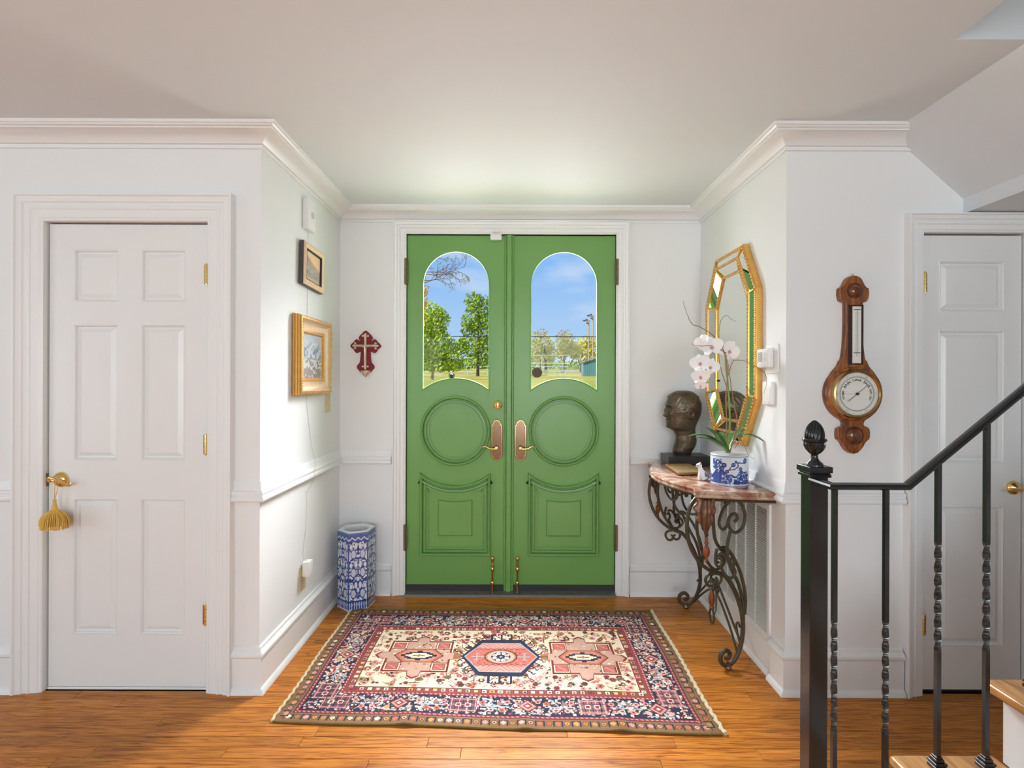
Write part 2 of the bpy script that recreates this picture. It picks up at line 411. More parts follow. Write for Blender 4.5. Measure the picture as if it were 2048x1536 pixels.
w = MB()
w.box(HX0, DL[0] - .012, YN, YN + .12, 0, ZC); w.box(DL[1] + .012, XL, YN, YN + .12, 0, ZC); w.box(DL[0] - .012, DL[1] + .012, YN, YN + .12, DL[2] + .01, ZC)
struct('wall_left', w, M_WALL, 'off-white hall wall around the closet door with brass tassel', 'wall')
w = MB().box(XL - .1, XL, YN + .12, YB, 0, ZC)
struct('wall_alcove_left', w, M_WALL, 'bright white side wall of entry alcove carrying two gilt pictures', 'wall')
w = MB().box(XR, XR + .1, YN + .12, YB, 0, ZC)
struct('wall_alcove_right', w, M_WALL, 'white side wall of entry alcove behind mirror and console', 'wall')
w = MB()
w.box(HX0, DG[0] - .02, YB, YO, -.2, 3.0); w.box(DG[1] + .02, HX1, YB, YO, -.2, 3.0); w.box(DG[0] - .02, DG[1] + .02, YB, YO, DG[2] + .02, 3.0)
struct('wall_back', w, M_WALL, 'white entrance wall surrounding the green double doors', 'wall')
w = MB()
w.box(XR, DR[0] - .012, YN, YN + .12, 0, ZC); w.box(DR[1] + .012, HX1, YN, YN + .12, 0, ZC); w.box(DR[0] - .012, DR[1] + .012, YN, YN + .12, DR[2] + .01, ZC)
struct('wall_right', w, M_WALL, 'off-white hall wall where the wooden barometer hangs', 'wall')
def wall_with_windows(name, along, fixed, a0, a1, wins, th, label):
    w = MB(); z1, z2 = .55, 2.32
    def bx(p0, p1, q0, q1):
        if along == 'x': w.box(p0, p1, fixed - th, fixed, q0, q1)
        else: w.box(fixed - th, fixed, p0, p1, q0, q1)
    bx(a0, a1, 0, z1); bx(a0, a1, z2, 3.0); p = a0
    for c0, c1 in wins: bx(p, c0, z1, z2); p = c1
    bx(p, a1, z1, z2)
    return struct(name, w, M_WALL, label, 'wall')
wall_with_windows('wall_behind', 'x', HY0, HX0, HX1, [(-3.05, -1.35), (-.25, 1.45)], .16, 'white rear hall wall with two tall windows, behind the viewer')
wall_with_windows('wall_hall_end', 'y', HX0, HY0, YO, [(-1.25, .45)], .16, 'white end wall of the hall far to the left')
w = MB().box(HX1, HX1 + .15, HY0, YO, 0, 5.2)
struct('wall_stair_side', w, M_WALL, 'white wall beside the staircase, out of view at right', 'wall')
def window(name, along, fixed, c0, c1, label):
    w = MB(); z0, z1 = .55, 2.32
    fr = rect(c0, c1, z0, z1)
    mp = (lambda u, v, h: (u, fixed - .1 + h, v)) if along == 'x' else (lambda u, v, h: (fixed - .1 + h, u, v))
    w.loops(fr, [(-.0, 0), (-.0, .05), (.06, .05), (.06, 0)], mp, close_prof=True)
    o = struct(name, w, M_TRIM, label, 'window')
    for k in (1, 2):
        p = c0 + (c1 - c0) * k / 3; MB().prism(rect(p - .012, p + .012, z0 + .06, z1 - .06), .01, .04, mp).build('muntin', M_TRIM, o)
    q = (z0 + z1) / 2; MB().prism(rect(c0 + .06, c1 - .06, q - .02, q + .02), .005, .045, mp).build('meeting_rail', M_TRIM, o)
    MB().prism(rect(c0 + .06, c1 - .06, z0 + .06, z1 - .06), .022, .026, mp).build('pane', M_GLASS, o)
window('window_1', 'x', HY0, -3.05, -1.35, 'left rear hall window with white muntins')
window('window_2', 'x', HY0, -.25, 1.45, 'right rear hall window with white muntins')
window('window_3', 'y', HX0, -1.25, .45, 'white muntined window at the hall end')

# ceiling with the stairwell opening
OX, OY = 1.403, 1.633
w = MB()
w.box(HX0, OX, HY0, YO, ZC, ZC + .3); w.box(OX, HX1, OY, YO, ZC, ZC + .3); w.box(OX, HX1, HY0, -1.2, ZC, ZC + .3)
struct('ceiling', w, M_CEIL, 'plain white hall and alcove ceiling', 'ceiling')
w = MB()
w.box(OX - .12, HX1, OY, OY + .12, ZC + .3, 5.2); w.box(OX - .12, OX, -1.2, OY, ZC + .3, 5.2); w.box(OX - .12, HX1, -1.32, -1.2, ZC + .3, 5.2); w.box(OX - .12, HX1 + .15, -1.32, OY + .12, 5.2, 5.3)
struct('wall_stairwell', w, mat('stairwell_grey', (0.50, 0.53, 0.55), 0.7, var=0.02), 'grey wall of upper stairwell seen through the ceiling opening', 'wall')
# sloped soffit of the upper flight against the right wall
sof = [(1.640, ZC + .02), (1.646, ZC), (1.973, 2.176), (1.973, 2.112), (HX1, 2.112), (HX1, ZC + .02)]
w = MB().prism(sof, -YN, -OY, lambda u, v, h: (u, -h, v))
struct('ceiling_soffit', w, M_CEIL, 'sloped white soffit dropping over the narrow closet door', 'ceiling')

# floor
w = MB(); w.box(HX0, HX1, HY0, YO, -.2, -.012)
floor = struct('floor', w, mat('subfloor', (0.05, 0.025, 0.012), 0.7), 'reddish-brown oak strip floor running across the hall', 'floor')
PW = 0.0572
rr = random.Random(5)
def plank(x0, x1, y0, y1):
    mb = MB(); g = .0005; c = .0012; dz = rr.uniform(-.0003, .0003)
    x0 += g; x1 -= g; y0 += g; y1 -= g
    V = [(x0, y0, -.012), (x1, y0, -.012), (x1, y1, -.012), (x0, y1, -.012), (x0, y0, dz - c), (x1, y0, dz - c), (x1, y1, dz - c), (x0, y1, dz - c),
         (x0 + c, y0 + c, dz), (x1 - c, y0 + c, dz), (x1 - c, y1 - c, dz), (x0 + c, y1 - c, dz)]
    Fc = [(0, 3, 2, 1), (0, 1, 5, 4), (1, 2, 6, 5), (2, 3, 7, 6), (3, 0, 4, 7), (4, 5, 9, 8), (5, 6, 10, 9), (6, 7, 11, 10), (7, 4, 8, 11), (8, 9, 10, 11)]
    mb.add(V, Fc)
    return mb, ((x0 + x1) / 2, (y0 + y1) / 2, 0)
y = YB; row = 0
while y - PW > 1.30:
    y0 = y - PW
    if y0 > YN - .02: a, b = XL, XR
    else: a, b = -2.75, 2.75
    x = a - rr.uniform(0, .8)
    while x < b:
        L = rr.uniform(.45, 1.55)
        p0, p1 = max(x, a), min(x + L, b)
        if b - (x + L) < .12: p1 = b
        if p1 - p0 > .02:
            mb, c = plank(p0, p1, y0, y); mb.build('plank', M_FLOOR, floor, origin=c)
        x = x + L if p1 < b else b
    y = y0; row += 1
YF = y
w = MB()
yy = YF
while yy > HY0:
    mb, c = plank(HX0, HX1, max(HY0, yy - PW), yy); w.add(mb.V, mb.F); yy -= PW
for (a, b) in ((HX0, -2.75), (2.75, HX1)):
    yy = YN
    while yy > YF - .01:
        mb, c = plank(a, b, yy - PW, yy); w.add(mb.V, mb.F); yy -= PW
o = w.build('strip_boards', M_FLOOR, floor); tag(o, kind='stuff')

# crown, chair rail, baseboard
def run(path, prof):
    mb = MB(); mb.loops([(x, y) for x, y in path], [(-o, z) for o, z in prof], lambda u, v, h: (u, v, h), closed=False)
    return mb
crown = [(0, 2.383), (.010, 2.383), (.012, 2.392), (.006, 2.395), (.008, 2.399), (.016, 2.402)]
crown += [(.016 + .062 * (1 - math.cos(t * PI / 2)) * .55 + .062 * t * .45, 2.402 + .036 * math.sin(t * PI / 2) * .7 + .036 * t * .3) for t in (.2, .4, .6, .8, 1.0)]
crown += [(.082, 2.438), (.082, 2.443), (.092, 2.446), (.097, 2.452), (.103, 2.452), (.105, ZC)]
struct('trim_1', run([(HX0, YN), (XL, YN), (XL, YB), (XR, YB), (XR, YN), (1.78, YN)], crown), M_TRIM, 'white stepped crown moulding wrapping hall and alcove ceiling', 'moulding', smooth=30)
rail = [(0, .836), (.020, .836), (.027, .842), (.029, .850), (.027, .858), (.021, .862), (.021, .868), (.024, .874), (.023, .880), (.014, .886), (.009, .898), (.007, .920), (.004, .926), (0, .926)]
base = [(0.031, 0), (.029, .010), (.022, .020), (.014, .024), (.014, .150), (.018, .154), (.024, .162), (.024, .172), (.018, .180), (.010, .186), (.008, .198), (0, .202)]
CLO, CLI = DL[0] - .125, DL[1] + .114     # casing outer edges of the left door
CGO, CGI = DG[0] - .09, DG[1] + .09
CRO = DR[0] - .088
for nm, prof, lab, cat in (('trim', rail, 'white moulded chair rail', 'chair rail'), ('baseboard', base, 'tall white baseboard with cap and shoe', 'baseboard')):
    segs = [([(HX0, YN), (CLO, YN)], 'left', 'on the hall wall left of closet door'), ([(CLI, YN), (XL, YN), (XL, YB), (CGO, YB)], 'alcove_left', 'wrapping the left alcove corner'),
            ([(CGI, YB), (XR, YB), (XR, 2.99)], 'back', 'right of green doors behind the console'), ([(XR, 2.36), (XR, YN), (CRO, YN)], 'right', 'below the barometer and behind black newel post')]
    if nm == 'trim': segs[2] = ([(CGI, YB), (XR, YB), (XR, YN), (CRO, YN)], 'back', 'behind the console and below the barometer'); segs = segs[:3]
    for k, (p, side, where) in enumerate(segs):
        n = 'trim_%d' % (k + 2) if nm == 'trim' else 'baseboard_' + side
        struct(n, run(p, prof), M_TRIM, lab + ' ' + where, cat, smooth=30)
struct('baseboard_vent', run([(XR, 2.99), (XR, 2.36)], [(o * .55, z) for o, z in base if z < .15] + [(0, .15)]), M_TRIM, 'low white baseboard strip under the return air grille', 'baseboard')

cas = [(0, -.05), (0, .010), (.004, .013), (.010, .013), (.014, .016), (.040, .018), (.044, .022), (.050, .022), (.054, .019), (.066, .021), (.070, .026), (.080, .027), (.088, .030), (.092, .036), (1.0, .036), (1.0, 0)]
def casing(x0, x1, zt, wdt, y0, name, label, plinth=True):
    prof = [(-o * wdt / .1 if o < 1 else -wdt, h) for o, h in cas]
    mb = MB(); mb.loops([(x1, 0), (x1, zt), (x0, zt), (x0, 0)][::1], prof, mXZ(y0), closed=False)
    return struct(name, mb, M_TRIM, label, 'door casing', smooth=25)
casing(DL[0] - .004, DL[1] + .004, DL[2] + .004, .116, YN, 'trim_5', 'wide stepped white casing around the left closet door')
casing(DR[0] - .004, DR[1] + .004, DR[2] + .004, .080, YN, 'trim_6', 'narrow white casing around the right closet door')
casing(DG[0], DG[1], DG[2], .082, YB, 'trim_7', 'white casing framing the green double doors')

# ------------------------------------------------------------------ white panel doors
def hinge_mb(mp, u, v, h=.085, r=.0058, t=.0):
    mb = MB()
    for k in range(5):
        a = v - h / 2 + k * h / 5
        mb.lathe([(r, a + .0006), (r, a + h / 5 - .0006)], lambda p, q, s, mp=mp: mp(u + p, s, r + q), 10)
    mb.lathe([(0, v + h / 2 + .006), (r * .7, v + h / 2 + .003), (r * .8, v + h / 2)], lambda p, q, s: mp(u + p, s, r + q), 8)
    mb.lathe([(r * .8, v - h / 2), (r * .7, v - h / 2 - .003), (0, v - h / 2 - .006)], lambda p, q, s: mp(u + p, s, r + q), 8)
    mb.prism(rect(u - .013, u + .013, v - h / 2, v + h / 2), -.001, .0025, mp)
    return mb
def panel_door(name, x0, x1, zt, yf, panels, label):
    """slab with moulded raised panels sunk in real recesses"""
    bm = bmesh.new(); mp = mXZ(yf)
    d = struct(name, MB().box(x0 + .003, x1 - .003, yf + .013, yf + .040, .012, zt - .003), M_DOORW, label, 'door')
    # stiles and rails as a front skin with holes
    vs = []
    def loop(pts):
        v = [bm.verts.new(mp(u, q, 0)) for u, q in pts]; return [bm.edges.new((v[i], v[(i + 1) % len(v)])) for i in range(len(v))]
    ed = loop(rect(x0 + .003, x1 - .003, .012, zt - .003))
    for p in panels: ed += loop(rect(*p))
    bmesh.ops.triangle_fill(bm, use_beauty=True, use_dissolve=True, edges=ed)
    me = bpy.data.meshes.new('stile_frame'); bm.to_mesh(me); bm.free(); me.materials.append(M_DOORW)
    o = bpy.data.objects.new('stile_frame', me); COL.objects.link(o); o.parent = d
    MB().loops(rect(x0 + .003, x1 - .003, .012, zt - .003), [(0, 0), (0, -.02)], mp).build('slab_edge', M_DOORW, d)
    for (u0, u1, v0, v1) in panels:
        MB().loops(rect(u0, u1, v0, v1), [(0, 0), (.003, .002), (.007, -.001), (.010, -.0105), (.017, -.011), (.034, -.0025), (.037, -.0025)], mp).prism(rect(u0 + .037, u1 - .037, v0 + .037, v1 - .037), -.0115, -.0025, mp).build('panel', M_DOORW, d)
    return d
yd = YN + .014
def pz(py): return Z(py, yd)
pan = []
for (a, b) in ((147, 236), (282, 371)):
    for (t, bt) in ((502, 606), (652, 923), (1000, 1271)):
        pan.append((X(a, yd), X(b, yd), pz(bt), pz(t)))
door_l = panel_door('door_1', DL[0], DL[1], DL[2], yd, pan, 'white six-panel closet door with brass lever and yellow tassel')
for py in (553, 890, 1227): hinge_mb(mXZ(YN - .006), DL[1] + .001, Z(py, yd)).build('hinge', M_BRASS, door_l, smooth=True)
# latch plate
MB().prism(rect(DL[0] - .007, DL[0] + .004, Z(975, yd), Z(949, yd)), -.002, .0025, mXZ(yd - .004)).build('strike_plate', M_ABRASS, door_l, bevel=.001)
MB().box(DL[0], DL[1], yd - .004, yd + .03, .0, .010).build('door_sill', M_TRIM, door_l, bevel=.002)
# lever with rosette
def lever(parent, x, z, y, pts, mat_=M_BRASS, rr_=.034, r0=.0065):
    mp = lambda u, v, h: (x + u, y - h, z + v)
    h = MB().lathe([(rr_, 0), (rr_, .004), (rr_ * .93, .008), (rr_ * .86, .012), (rr_ * .7, .017), (rr_ * .42, .021), (.011, .023), (.010, .030), (.012, .034), (.010, .040), (0, .042)], mp, 32).build('lever_handle', mat_, parent, smooth=True)
    pp = catmull([mp(u, v, hh) for u, v, hh in pts], 6)
    n = len(pp); MB().tube(pp, [r0 * (1.15 - .45 * abs(2 * i / (n - 1) - .9)) for i in range(n)], 10).build('lever', mat_, h, smooth=True)
    return h
lx, lz = X(124, yd), Z(962, yd)
lv = lever(door_l, lx, lz, yd, [(-.020, -.003, .034), (-.027, .001, .034), (-.027, .010, .035), (-.018, .014, .036), (.006, .008, .037), (.026, -.003, .037), (.044, -.013, .036), (.062, -.019, .035), (.070, -.015, .034), (.071, -.007, .034)])
# tassel
tz = lz
tas = thing('tassel', 'yellow silk key tassel hanging from the left closet door lever', 'tassel', (lx, yd - .037, tz - .22))
tx, ty = X(110, yd - .060), yd - .060
z_t, z_n, z_s, z_b = lz + .010, Z(1003, ty), Z(1025, ty), Z(1060, ty)
cordm = M_TASSEL
for s in (-1, 1):
    MB().tube(catmull([(tx + .010 + s * .004, ty + s * .004, z_t), (tx + .006 + s * .003, ty + s * .003, (z_t + z_n) / 2), (tx, ty, z_n)], 5), .0014, 6).build('cord', cordm, tas, smooth=True)
mpT = lambda u, v, h: (tx + u, ty + v * .75, h)
MB().lathe([(0, z_n + .004), (.006, z_n + .002), (.0085, z_n - .004), (.0065, z_n - .008), (.007, z_n - .012), (.010, z_n - .028), (.013, z_n - .040), (.016, z_s + .004), (.020, z_s)], mpT, 20).build('tassel_head', cordm, tas, smooth=True)
for layer, (rb, zb, n) in enumerate(((.056, z_b + .016, 44), (.050, z_b, 44))):
    for k in range(n):
        a = 2 * PI * (k + rr.uniform(-.2, .2)) / n; rb2 = rb * rr.uniform(.93, 1.03)
        p = [mpT(.014 * math.cos(a), .014 * math.sin(a), z_s + .002), mpT(.042 * rb2 / .056 * math.cos(a), .042 * rb2 / .056 * math.sin(a), z_s - .016), mpT(.054 * rb2 / .056 * math.cos(a), .054 * rb2 / .056 * math.sin(a), (z_s + zb) / 2 - .008), mpT(rb2 * math.cos(a), rb2 * math.sin(a), zb + rr.uniform(-.002, .002))]
        if layer == 0 and k == 0: strands = [MB(), MB()]
        strands[layer].tube(catmull(p, 3), [.0025] * 9 + [.0034], 5)
for s_ in strands: tag(s_.build('fringe_skirt', cordm, tas, smooth=True), kind='stuff')

pan = []
for (t, bt) in ((522, 623), (661, 926), (1012, 1292)):
    pan.append((X(1877, yd), X(2008, yd), pz(bt - 3), pz(t - 3)))
door_r = panel_door('door_4', DR[0], DR[1], DR[2], yd, pan, 'narrow white three-panel closet door behind the stair railing')
for py in (564, 1242): hinge_mb(mXZ(YN - .006), DR[0] - .001, Z(py, yd)).build('hinge', M_BRASS, door_r, smooth=True)
lever(door_r, X(2027, yd), Z(972, yd), yd, [(.012, .0, .036), (.0, 0, .037), (-.03, -.002, .036), (-.044, -.006, .035), (-.060, -.004, .034)], rr_=.032)
w = MB().box(DR[0], DR[1], yd + .005, YN + .2, 0, .011); tag(w.build('closet_gap', M_DARK, door_r))

# ------------------------------------------------------------------ green double doors
yg = YB + .012
S = F / yg
def gx(px): return (px - 1027) / S
def gz(py): return CAMH - (py - 762) / S
def leaf(name, x0, x1, cx, label):
    mp = mXZ(yg); z0, z1 = gz(1170), DG[2] - .004
    ccz = gz(862); R = 105 / S
    hw = 66.5 / S
    gtop = gz(503); sp = gtop - hw
    aa = math.degrees(math.acos(hw / R))
    hole = arc(cx, sp, hw, 0, 180, 28) + arc(cx, ccz, R, 180 - aa, aa, 16)
    d = thing(name, label, 'door', ((x0 + x1) / 2, yg, 0), None, 'structure')
    bm = bmesh.new()
    def lp(pts):
        v = [bm.verts.new(mp(u, q, 0)) for u, q in pts]; return [bm.edges.new((v[i], v[(i + 1) % len(v)])) for i in range(len(v))]
    ed = lp(rect(x0, x1, z0, z1)) + lp(hole)
    bmesh.ops.triangle_fill(bm, use_beauty=True, use_dissolve=False, edges=ed)
    fs = list(bm.faces); r = bmesh.ops.extrude_face_region(bm, geom=fs)
    bv = [g for g in r['geom'] if isinstance(g, bmesh.types.BMVert)]
    bmesh.ops.translate(bm, vec=(0, .044, 0), verts=bv)
    zc_ = (ccz + R + gtop) / 2
    for v in bv:                       # the rebate opens outwards
        if x0 + .02 < v.co.x < x1 - .02 and z0 + .05 < v.co.z < z1 - .02: v.co.x = cx + (v.co.x - cx) * 1.10; v.co.z = zc_ + (v.co.z - zc_) * 1.05
    bmesh.ops.recalc_face_normals(bm, faces=bm.faces)
    me = bpy.data.meshes.new('slab'); bm.to_mesh(me); bm.free(); me.materials.append(M_GREEN)
    o = bpy.data.objects.new('slab', me); COL.objects.link(o); o.parent = d; o.location = -d.location
    # glazing bead, pane
    MB().loops(hole, [(-.005, 0), (-.004, .004), (.001, .005), (.004, .002), (.004, -.010)], mp).build('glazing_bead', M_GREEN, d, smooth=30)
    MB().prism([(cx + (u - cx) * .992, q) for u, q in hole], -.010, -.007, mp).build('pane', M_GLASS, d)
    # stile joint lines
    for u in (cx - hw - .004, cx + hw + .004):
        MB().prism(rect(u - .0012, u + .0012, gz(1111), gz(780)), -.001, .0008, mp).build('stile_joint', M_GREEN, d)
    # round panel
    r0 = 70 / S
    cpts = arc(cx, ccz, r0, 0, 360, 64)[:-1]
    ringp = [(0, 0), (0, .016), (.003, .024), (.009, .028), (.015, .025), (.019, .014), (.020, .001), (.029, .001), (.0294, .015), (.038, .016), (.0384, .004), (.0465, .004), (.0469, .011), (.0555, .011), (.0559, .006), (.062, .006)]
    MB().loops(cpts, ringp, mp).build('round_moulding', M_GREEN, d, smooth=30)
    MB().prism(arc(cx, ccz, r0 - .062, 0, 360, 64)[:-1], -.001, .006, mp).build('round_panel', M_GREEN, d)
    # lower panel with scooped top
    def scoop(h, R2, zb, n=18):
        a2 = math.degrees(math.acos(h / R2)); return arc(cx, ccz, R2, 180 + a2, 360 - a2, n)[::-1] + [(cx - h, zb), (cx + h, zb)]
    h0 = 70.5 / S
    outl = scoop(h0, 109 / S, gz(1111))
    MB().loops(outl, [(o_, hh) for o_, hh in ringp], mp).build('panel_moulding', M_GREEN, d, smooth=30)
    MB().prism(scoop(h0 - .0615, 109 / S + .0615, gz(1111) + .0615), .0, .006, mp).build('panel_field', M_GREEN, d)
    a2 = 34 / S
    inn = [(cx + a2, gz(999))] + [(cx + a2 * t, gz(999) - .011 * (1 - t * t)) for t in (.6, .3, 0, -.3, -.6)] + [(cx - a2, gz(999)), (cx - a2, gz(1071)), (cx + a2, gz(1071))]
    MB().loops(inn, [(0, .0), (.0, .0125), (.002, .014)], mp).prism([(u * .96 + cx * .04, q * .96 + .04 * gz(1035)) for u, q in inn], .003, .0138, mp).build('raised_panel', M_GREEN, d)
    return d
xm = gx(1018)
leafL = leaf('door_2', DG[0] + .003, xm, gx(911.5), 'left green panelled leaf of the double entrance door')
leafR = leaf('door_3', xm + .002, DG[1] - .003, gx(1127.5), 'right green panelled leaf of the double entrance door')
# astragal on the right leaf
mp = mXZ(yg)
MB().loops([(gx(1018), gz(1181)), (gx(1018), DG[2] - .004)], [(gx(1018) - gx(1008), 0), (.030, .006), (.026, .011), (.021, .011), (.018, .007), (.016, .014), (.012, .018), (-.012, .018), (-.016, .014), (-.018, .007), (-.021, .011), (-.026, .011), (-.030, .006), (-(gx(1018) - gx(1008)), 0)], mp, closed=False, close_prof=True).build('astragal', M_GREEN, leafR)
for d, x0, x1 in ((leafL, DG[0] + .001, xm), (leafR, xm + .001, DG[1] - .001)):
    MB().box(x0, x1, yg - .006, yg + .03, gz(1182), gz(1169)).build('door_sweep', M_RUBBER, d, bevel=.002)
for d, px_ in ((leafL, 812.5), (leafR, 1232)):
    for py in (545, 1073):
        hinge_mb(mXZ(YB - .008), gx(px_), gz(py), .16, .009).build('hinge', M_BRONZE, d, smooth=True)
def handle(d, px_, sgn):
    cx = gx(px_); mpp = mXZ(yg)
    z0, z1 = gz(923), gz(839); hw = .030; wn = .0385; zs0, zs1 = z0 + .034, z1 - .034
    pl = [(cx + wn, zs0), (cx + wn, zs1), (cx + hw + .002, zs1), (cx + hw, zs1 + .004)] + arc(cx, z1 - hw - .001, hw, 10, 170, 12) + [(cx - hw, zs1 + .004), (cx - hw - .002, zs1), (cx - wn, zs1), (cx - wn, zs0), (cx - hw - .002, zs0), (cx - hw, zs0 - .004)] + arc(cx, z0 + hw + .001, hw, 190, 350, 12) + [(cx + hw, zs0 - .004), (cx + hw + .002, zs0)]
    hp = MB().prism(pl, 0, .004, mpp).build('handle_plate', M_ABRASS, d, bevel=.0012)
    inn = [(cx + (u - cx) * .80, (q - (z0 + z1) / 2) * .955 + (z0 + z1) / 2) for u, q in pl]
    MB().loops(inn, [(-.004, .004), (-.002, .008), (.001, .008), (.003, .005)], mpp).build('plate_rim', M_BRASS, hp, smooth=40)
    lzz = gz(895)
    MB().lathe([(.014, .004), (.013, .010), (.009, .014), (.009, .040), (.012, .046), (.010, .054), (0, .056)], lambda u, v, h: (cx + u, yg - h, lzz + v), 20).build('lever_hub', M_BRASS, hp, smooth=True)
    pp = catmull([(cx, yg - .048, lzz), (cx + sgn * .018, yg - .050, lzz - .004), (cx + sgn * .045, yg - .050, lzz - .001), (cx + sgn * .070, yg - .049, lzz + .011), (cx + sgn * .085, yg - .048, lzz + .010), (cx + sgn * .097, yg - .046, lzz + .006)], 6)
    n = len(pp); MB().tube(pp, [.0085 - .005 * i / (n - 1) for i in range(n)], 10).build('lever', M_BRASS, hp, smooth=True)
handle(leafL, 994, -1); handle(leafR, 1041.5, 1)
cx, cz = gx(996), gz(810)
db = MB().lathe([(.029, 0), (.029, .004), (.026, .009), (.022, .010), (.020, .015), (.013, .019), (0, .020)], lambda u, v, h: (cx + u, yg - h, cz + v), 28).build('deadbolt', M_BRASS, leafL, smooth=True)
MB().prism([(cx - .004, cz - .016), (cx + .004, cz - .016), (cx + .006, cz + .014), (cx - .006, cz + .014)], .018, .034, mp).build('thumb_turn', M_BRASS, db, bevel=.002)
for d, px_ in ((leafL, 986.5), (leafR, 1036)):
    cx = gx(px_); zt, zb = gz(1115), gz(1182)
    fb = MB().lathe([(.006, zb), (.006, zt - .05), (.008, zt - .04), (.006, zt - .022), (.007, zt - .016), (.012, zt - .008), (.014, zt), (.012, zt + .009), (0, zt + .0145)], lambda u, v, h: (cx + u, yg - .018 + v, h), 14).build('surface_bolt', M_BRASS, d, smooth=True)
    for q in (gz(1137), gz(1165)):
        MB().lathe([(.009, q - .014), (.0115, q - .008), (.0115, q + .008), (.009, q + .014)], lambda u, v, h: (cx + u, yg - .018 + v, h), 14).box(cx - .013, cx + .013, yg - .016, yg, q - .004, q + .004).build('bolt_guide', M_BRASS, fb, smooth=True)
    MB().box(cx - .022, cx + .022, yg - .040, yg - .004, .012, .017).build('floor_strike', M_ABRASS, fb, bevel=.001)
# threshold
struct('trim_8', MB().prism([(yg - .06, 0), (yg - .05, .012), (yg - .01, .022), (yg + .12, .024), (yg + .12, 0)], DG[0], DG[1], lambda u, v, h: (h, u, v)), M_ALU, 'dark metal threshold under the green doors', 'threshold')
# jambs
w = MB(); w.box(DG[0] - .02, DG[0], YB, YO, 0, DG[2]); w.box(DG[1], DG[1] + .02, YB, YO, 0, DG[2]); w.box(DG[0] - .02, DG[1] + .02, YB, YO, DG[2], DG[2] + .02)
struct('trim_9', w, M_TRIM, 'white jambs inside the entrance doorway', 'door jamb')
# door contact sensor
ds = thing('door_sensor', 'small white contact sensor at top of the left green leaf', 'sensor', (gx(991), yg, gz(475)))
MB().box(gx(980), gx(1002.5), yg - .026, yg, gz(482), gz(470.5)).build('sensor_body', M_PLASTIC, ds, bevel=.003, smooth=True)
MB().box(gx(984), gx(998), YB - .034, YB - .012, gz(468), gz(463)).build('magnet', M_PLASTIC, ds, bevel=.002, smooth=True)
# suction discs on the panes
sd = MB().lathe([(0, .001), (.031, .001), (.033, .004), (.030, .006), (0, .007)], lambda u, v, h: (gx(1074) + u, yg + .007 - h, gz(745) + v), 24).build('suction_disc', mat('brown_disc', (0.10, 0.075, 0.06), .6), smooth=True)
tag(sd, 'round brown disc stuck on the right door pane', 'suction disc')
sd = MB().ball((gx(903), yg - .004, gz(751)), .012, 12, 8).lathe([(.020, 0), (.014, .006), (.006, .010)], lambda u, v, h: (gx(903) + u, yg + .007 - h, gz(751) + v), 16).build('suction_hook', M_RUBBER, smooth=True)
tag(sd, 'small black suction hook on the left door pane', 'suction hook')

